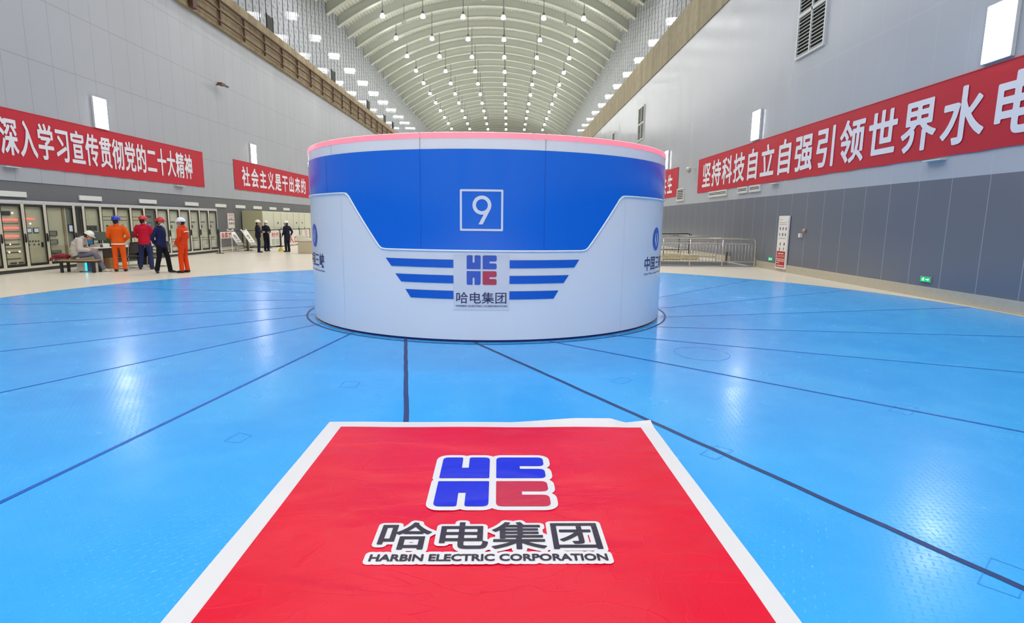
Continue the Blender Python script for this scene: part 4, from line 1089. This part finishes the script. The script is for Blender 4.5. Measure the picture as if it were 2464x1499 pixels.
def hand(m, wrist, d, side, curl):
    """palm, four unequal bent fingers and a thumb leaving the palm's side"""
    d = Vector(d).normalized(); side = Vector(side); side = (side - d*side.dot(d)).normalized(); nrm = d.cross(side)*curl
    w = Vector(wrist)
    m.tube([w-d*.02, w+d*.02, w+d*.06, w+d*.085],[(.026,.018),(.036,.017),(.041,.015),(.036,.012)],10,ref=tuple(side))
    for k, (o, L_) in enumerate(((-.03,.062),(-.01,.074),(.01,.07),(.03,.054))):
        b = w + d*.08 + side*o
        m.tube([b, b+d*L_*.45+nrm*.008, b+d*L_*.78+nrm*.026, b+d*L_*.9+nrm*.045],[.0095,.009,.0085,.007],7)
    b = w + d*.025 - side*.034
    m.tube([b, b-side*.022+d*.024, b-side*.03+d*.05+nrm*.012],[.012,.011,.008],7)
STAND = dict(
    footL=(-.11,0,0), footR=(.11,0,0), toeL=(0,1), toeR=(0,1), kneeL=None, kneeR=None, hipL=(-.095,0,.88), hipR=(.095,0,.88),
    spine=[(0,0,.84),(0,0,.95),(0,.005,1.08),(0,.01,1.24),(0,0,1.36),(0,-.005,1.44),(0,.0,1.50)],
    shL=(-.185,-.01,1.385), shR=(.185,-.01,1.385), elL=(-.25,-.02,1.12), elR=(.25,-.02,1.12), wrL=(-.22,.1,.90), wrR=(.22,.1,.90), head=(0,.03,1.60), yaw=0, nod=0)
def person(label, loc, facing, s, pose, jacket, trousers, helmet, mask=False, coverall=False, stripes=(), hem=.82, puffy=1.0, shoes=None, collar=True):
    P = dict(STAND); P.update(pose)
    t = thing('person', label, 'person', (loc[0], loc[1], 0), math.atan2(-facing[0], facing[1]))
    S = lambda p: Vector(p)*s
    ank = {}
    for sd in 'LR':
        f = Vector(P['foot'+sd]); ank[sd] = f + Vector((0,0,.085))
        if P['knee'+sd] is None:
            h = Vector(P['hip'+sd]); P['knee'+sd] = tuple((h+ank[sd])/2 + Vector((0,.03,.03)))
    spr = [(.15,.105),(.155,.11),(.135,.10),(.16,.108),(.172,.098),(.10,.07),(.058,.058)]
    # body: one continuous skin
    m = MB()
    limb(m, [S(p) for p in P['spine']], [(a*s*.9, b*s*.9) for a, b in spr], 3, (1,0,0))
    H = Vector(P['head']); nb = Vector(P['spine'][-1])
    hm = Matrix.Translation(S(H)) @ Matrix.Rotation(P['yaw'],4,'Z') @ Matrix.Rotation(-P['nod'],4,'X')
    hs = lambda x, y, z: hm @ (Vector((x,y,z))*s)
    m.tube([S(nb)-Vector((0,0,.05)), S(nb), hs(0,-.015,-.06)],[.058*s,.052*s,.05*s],12)
    def hell(c, r, sg=14, rg=9): m.ell((c[0]*s,c[1]*s,c[2]*s),(r[0]*s,r[1]*s,r[2]*s),sg,rg,hm)
    hell((0,-.005,.02),(.076,.096,.10)); hell((0,.022,-.045),(.06,.072,.075)); hell((0,.055,-.085),(.034,.036,.03))
    m.tube([hs(0,.088,.03),hs(0,.104,-.005),hs(0,.118,-.03),hs(0,.1,-.04)],[.009*s,.012*s,.017*s,.01*s],8)     # nose
    m.tube([hs(-.024,.09,-.066),hs(0,.099,-.064),hs(.024,.09,-.066)],[.006*s,.010*s,.006*s],8)                   # mouth
    for sx in (-1,1): hell((sx*.08,-.005,-.01),(.012,.024,.034),8,7)
    for sd, sg in (('L',-1),('R',1)):
        limb(m,[S(P['sh'+sd]),S(P['el'+sd]),S(P['wr'+sd])],[.05*s,.038*s,.026*s],4)
        e, w = Vector(P['el'+sd]), Vector(P['wr'+sd]); d = (w-e).normalized()
        hand(m, S(w), d, Vector((0,0,1)) if abs(d.z) < .75 else Vector((0,1,0)), sg)
        limb(m,[S(P['hip'+sd]),S(P['knee'+sd]),S(ank[sd])],[.08*s,.052*s,.04*s],4)
    fuse(m, 'body', SKIN, t, .0085*s, 2)
    m = MB()
    for sx in (-1,1): m.ell((sx*.032*s,.089*s,.006*s),(.013*s,.008*s,.008*s),8,6,hm)
    m.obj('eyes', EYE, t, True)
    m = MB(); m.ell((0,-.022*s,.005*s),(.082*s,.092*s,.092*s),16,10,hm); m.ell((0,-.06*s,-.045*s),(.056*s,.036*s,.05*s),12,8,hm)
    m.obj('hair', HAIR, t, True)
    if mask:
        m = MB(); m.ell((0,.046*s,-.052*s),(.064*s,.072*s,.052*s),14,10,hm); m.obj('face_mask', MASKM, t, True)
    # helmet
    m = MB(); z0 = .045
    rings = []
    for z, rx, ry in ((0,.118,.138),(.012,.116,.136),(.05,.112,.130),(.085,.095,.11),(.11,.068,.078),(.124,.03,.035)):
        rings.append([hs(rx*math.cos(2*PI*k/24), ry*math.sin(2*PI*k/24)-.005, z0+z) for k in range(24)])
    m.loft(rings)
    br = []
    for zz, ex in ((0,0),(.008,1),(-.006,1),(-.008,0)):
        br.append([hs((.112+.012*ex)*math.cos(2*PI*k/24), (.132+(.012+.042*max(0,math.sin(2*PI*k/24))**2)*ex)*math.sin(2*PI*k/24)-.005, z0+zz-.012*ex*max(0,math.sin(2*PI*k/24))) for k in range(24)])
    m.loft(br, False)
    m.tube([hs(0,.12,z0+.03),hs(0,.08,z0+.098),hs(0,0,z0+.126),hs(0,-.08,z0+.098),hs(0,-.125,z0+.03)],[.014*s,.016*s,.017*s,.016*s,.014*s],8)
    m.obj('helmet', plain('helmet_%d_%d_%d' % helmet, helmet, .25, vary=.02), t, True)
    # jacket
    jm = cloth('cloth_%d_%d_%d' % jacket, jacket, 9 if puffy > 1 else 13, .5 if puffy > 1 else .4)
    m = MB(); sp = [Vector(p) for p in P['spine']]
    jp = [sp[0] + (sp[0]-sp[1]).normalized()*max(0, (.84-hem))] + sp[1:6]; g = .026*puffy
    limb(m,[S(p) for p in jp],[((a+g)*s*1.02,(b+g)*s*1.08) for a, b in spr[:5]] + [(.088*s,.078*s)],4,(1,0,0),20)
    for sd in 'LR':
        shp = Vector(P['sh'+sd]); e, w = Vector(P['el'+sd]), Vector(P['wr'+sd]); inn = Vector((shp.x*.55, shp.y, shp.z+.02))
        limb(m,[S(inn),S(shp),S(shp*.5+e*.5),S(e),S(e*.5+w*.5),S(w-(w-e).normalized()*.005)],[(.070*puffy)*s,(.071*puffy)*s,(.066*puffy)*s,(.060*puffy)*s,(.054*puffy)*s,(.044*puffy)*s],4)
    if collar: m.tube([S(sp[5])-Vector((0,0,.02)),S(sp[5])+Vector((0,0,.045))*s,S(sp[6])+Vector((0,0,.005))],[.085*s,.078*s,.072*s],16)
    if puffy > 1:
        for k in range(1,5): q, r = spline([S(p) for p in jp],[((a+g+.006)*s*1.03,(b+g+.006)*s*1.09) for a, b in spr[:5]]+[(.09*s,.08*s)],4); m.tube([q[k*4-1]*.5+q[k*4]*.5,q[k*4],q[k*4]*.5+q[k*4+1]*.5],[r[k*4],tuple(x*1.05 for x in r[k*4]),r[k*4]],20,ref=(1,0,0))
    fuse(m, 'jacket', jm, t, .012*s, 3)
    # trousers
    tm = jm if coverall else cloth('cloth_%d_%d_%d' % trousers, trousers)
    m = MB(); limb(m,[S(sp[0]-(sp[1]-sp[0])*.55),S(sp[0]),S(sp[1])],[(.13*s,.11*s),(.172*s,.128*s),(.165*s,.12*s)],4,(1,0,0),18)
    for sd in 'LR':
        h, k, a = Vector(P['hip'+sd]), Vector(P['knee'+sd]), ank[sd]
        limb(m,[S(h),S(h*.5+k*.5),S(k),S(k*.5+a*.5),S(a-(a-k).normalized()*.0+Vector((0,0,-.015)))],[.098*s,.088*s,.074*s,.07*s,.068*s],4)
    fuse(m, 'trousers', tm, t, .012*s, 3)
    sm = shoes or SHOE
    for sd in 'LR':
        f = Vector(P['foot'+sd]); td = Vector((P['toe'+sd][0],P['toe'+sd][1],0)).normalized(); up = Vector((0,0,1))
        q = [f-td*.075+up*.045, f-td*.05+up*.055, f+td*.02+up*.055, f+td*.11+up*.038, f+td*.175+up*.03, f+td*.195+up*.022]
        m = MB(); m.tube([S(x) for x in q],[(.02*s,.02*s),(.042*s,.05*s),(.046*s,.054*s),(.048*s,.037*s),(.042*s,.028*s),(.02*s,.016*s)],12,ref=tuple(up.cross(td)))
        for v in m.bm.verts: v.co.z = max(v.co.z, .002)
        m.obj('shoe', sm, t, True)
    ws = plain('reflective_stripe', (236,228,220), .4, vary=.03)
    for kind in stripes:
        m = MB()
        if kind == 'waist':
            rx, ry, z = (.155+.026)*s*1.05, (.11+.026)*s*1.15, .885*s
            m.loft([[(r_*rx*math.cos(2*PI*k/28), r_*ry*math.sin(2*PI*k/28), z+dz*s) for k in range(28)] for dz, r_ in ((-.018,1.0),(.018,1.0),(.018,1.03),(-.018,1.03))],False)
        if kind == 'back':
            m.tube([S((-.15,-.138,1.31)),S((-.08,-.160,1.325)),S((0,-.165,1.33)),S((.08,-.160,1.325)),S((.15,-.138,1.31))],[(.012*s,.016*s)]*5,8,ref=(0,1,0))
        m.obj('stripe', ws, t, True)
    return t
ORG, ORG2 = (232,92,22), (226,66,18); RED_ = (196,26,56); NVY = (30,36,78); BLKC = (22,22,28)
person('person in orange workwear and blue helmet standing with back to the camera', (-11.59,17.03), (-.42,.9), .93, dict(elR=(.30,-.03,1.13),wrR=(.15,.15,.98),elL=(-.26,.02,1.12),wrL=(-.12,.2,1.05),footL=(-.12,0,0),footR=(.13,0,0),yaw=-.5), ORG, ORG, (26,54,180), stripes=('waist',))
person('person in red jacket and red helmet with dark jeans at the desk', (-11.33,17.86), (-.25,.96), .94, dict(elL=(-.27,.02,1.13),wrL=(-.2,.22,1.02),elR=(.25,.05,1.12),wrR=(.1,.24,1.05),footL=(-.19,.02,0),footR=(.17,-.06,0),toeL=(-.3,1),toeR=(.2,1),yaw=-.55,nod=.1), RED_, (42,52,92), (206,48,46), mask=True)
person('person in dark navy jacket, red helmet and white mask with hands behind the back', (-10.18,16.80), (.93,.05), .915, dict(elL=(-.26,-.12,1.12),wrL=(-.06,-.17,.93),elR=(.26,-.12,1.12),wrR=(.06,-.19,.95),footL=(-.12,.16,0),footR=(.11,-.14,0),toeL=(.15,1),toeR=(.8,.6),yaw=.0), NVY, BLKC, (206,36,34), mask=True)
person('person in orange coverall and white helmet turned away nearest the drum', (-9.58,16.87), (-.93,-.02), .915, dict(elL=(-.25,-.02,1.13),wrL=(-.12,.18,.93),elR=(.25,-.0,1.12),wrR=(.1,.2,.93),footL=(-.1,.04,0),footR=(.11,-.03,0),spine=[(0,.03,.84),(0,.02,.95),(0,.0,1.08),(0,-.02,1.24),(0,-.03,1.36),(0,-.03,1.44),(0,-.01,1.50)],head=(0,.02,1.60),yaw=.3,toeR=(.1,1),toeL=(.1,1)), ORG2, ORG2, (236,238,242), coverall=True, stripes=('back',))
person('person in dark uniform and white helmet, left one of the far pair', (-12.06,27.63), (.85,.42), .88, dict(elL=(-.24,.05,1.13),wrL=(-.05,.2,1.12),elR=(.25,.05,1.13),wrR=(.08,.22,1.12)), (28,30,52), (24,28,54), (240,236,222))
person('person in dark uniform, white helmet and mask, right one of the far pair', (-12.14,28.75), (.8,-.38), .865, dict(elL=(-.24,.05,1.13),wrL=(-.05,.2,1.1),elR=(.25,.05,1.13),wrR=(.08,.22,1.1),toeL=(.3,1)), (24,26,42), (22,24,44), (240,238,226), mask=True)
person('person in long dark coat and white helmet standing alone near the exit board', (-10.90,28.25), (-.8,.35), .87, dict(elR=(.29,-.1,1.14),wrR=(.16,-.14,.95),elL=(-.26,-.02,1.13),wrL=(-.2,.14,.95),yaw=.5), (28,32,50), (26,28,46), (240,238,228), hem=.66)
person('seated person in pale puffer jacket, white helmet and grey trousers leaning over the desk', (-12.60,16.76), (.93,.36), .93,
    dict(footL=(-.10,.62,.0),footR=(.06,.66,.0),kneeL=(-.12,.42,.56),kneeR=(.09,.44,.58),hipL=(-.095,.04,.53),hipR=(.095,.04,.53),toeL=(0,1),toeR=(.2,1),
    spine=[(0,-.02,.52),(0,-.05,.61),(0,-.06,.70),(0,0,.86),(0,.09,.97),(0,.16,1.03),(0,.22,1.07)],shL=(-.18,.12,.97),shR=(.18,.12,.97),elL=(-.25,.14,.74),elR=(.25,.13,.73),wrL=(-.12,.36,.70),wrR=(.10,.35,.68),head=(0,.32,1.13),nod=.5),
    (196,188,180), (112,116,134), (236,234,224), puffy=1.35, shoes=plain('pale_shoes', (206,198,180), .6), hem=.84)
# ================================================================== finish: real size, world, view
for nm in ('red_indicator','white_indicator','cyan_light','lit_meter','lit_screen','screen_blue','exit_green','exit_white','rim_edge_glow'):
    if nm in MATS: MATS[nm].cycles.emission_sampling = 'NONE'
done = set()
for o in list(SC.objects):
    o.location = o.location * SCALE
    if o.type == 'MESH' and o.data.name not in done:
        o.data.transform(Matrix.Scale(SCALE, 4)); done.add(o.data.name)
w = bpy.data.worlds.new('world'); SC.world = w; w.use_nodes = True
w.node_tree.nodes['Background'].inputs[0].default_value = (.8,.85,.9,1); w.node_tree.nodes['Background'].inputs[1].default_value = .3
SC.view_settings.view_transform = 'Standard'; SC.view_settings.look = 'None'; SC.view_settings.gamma = 1.0; SC.view_settings.exposure = 0.0
SC.view_settings.use_curve_mapping = False
cy = SC.cycles
cy.use_denoising = True; cy.max_bounces = 5; cy.diffuse_bounces = 3; cy.glossy_bounces = 4; cy.transmission_bounces = 4; cy.transparent_max_bounces = 8
cy.use_adaptive_sampling = True; cy.adaptive_threshold = 0.1; cy.adaptive_min_samples = 16; cy.sample_clamp_indirect = 6.0; cy.caustics_reflective = False; cy.caustics_refractive = False
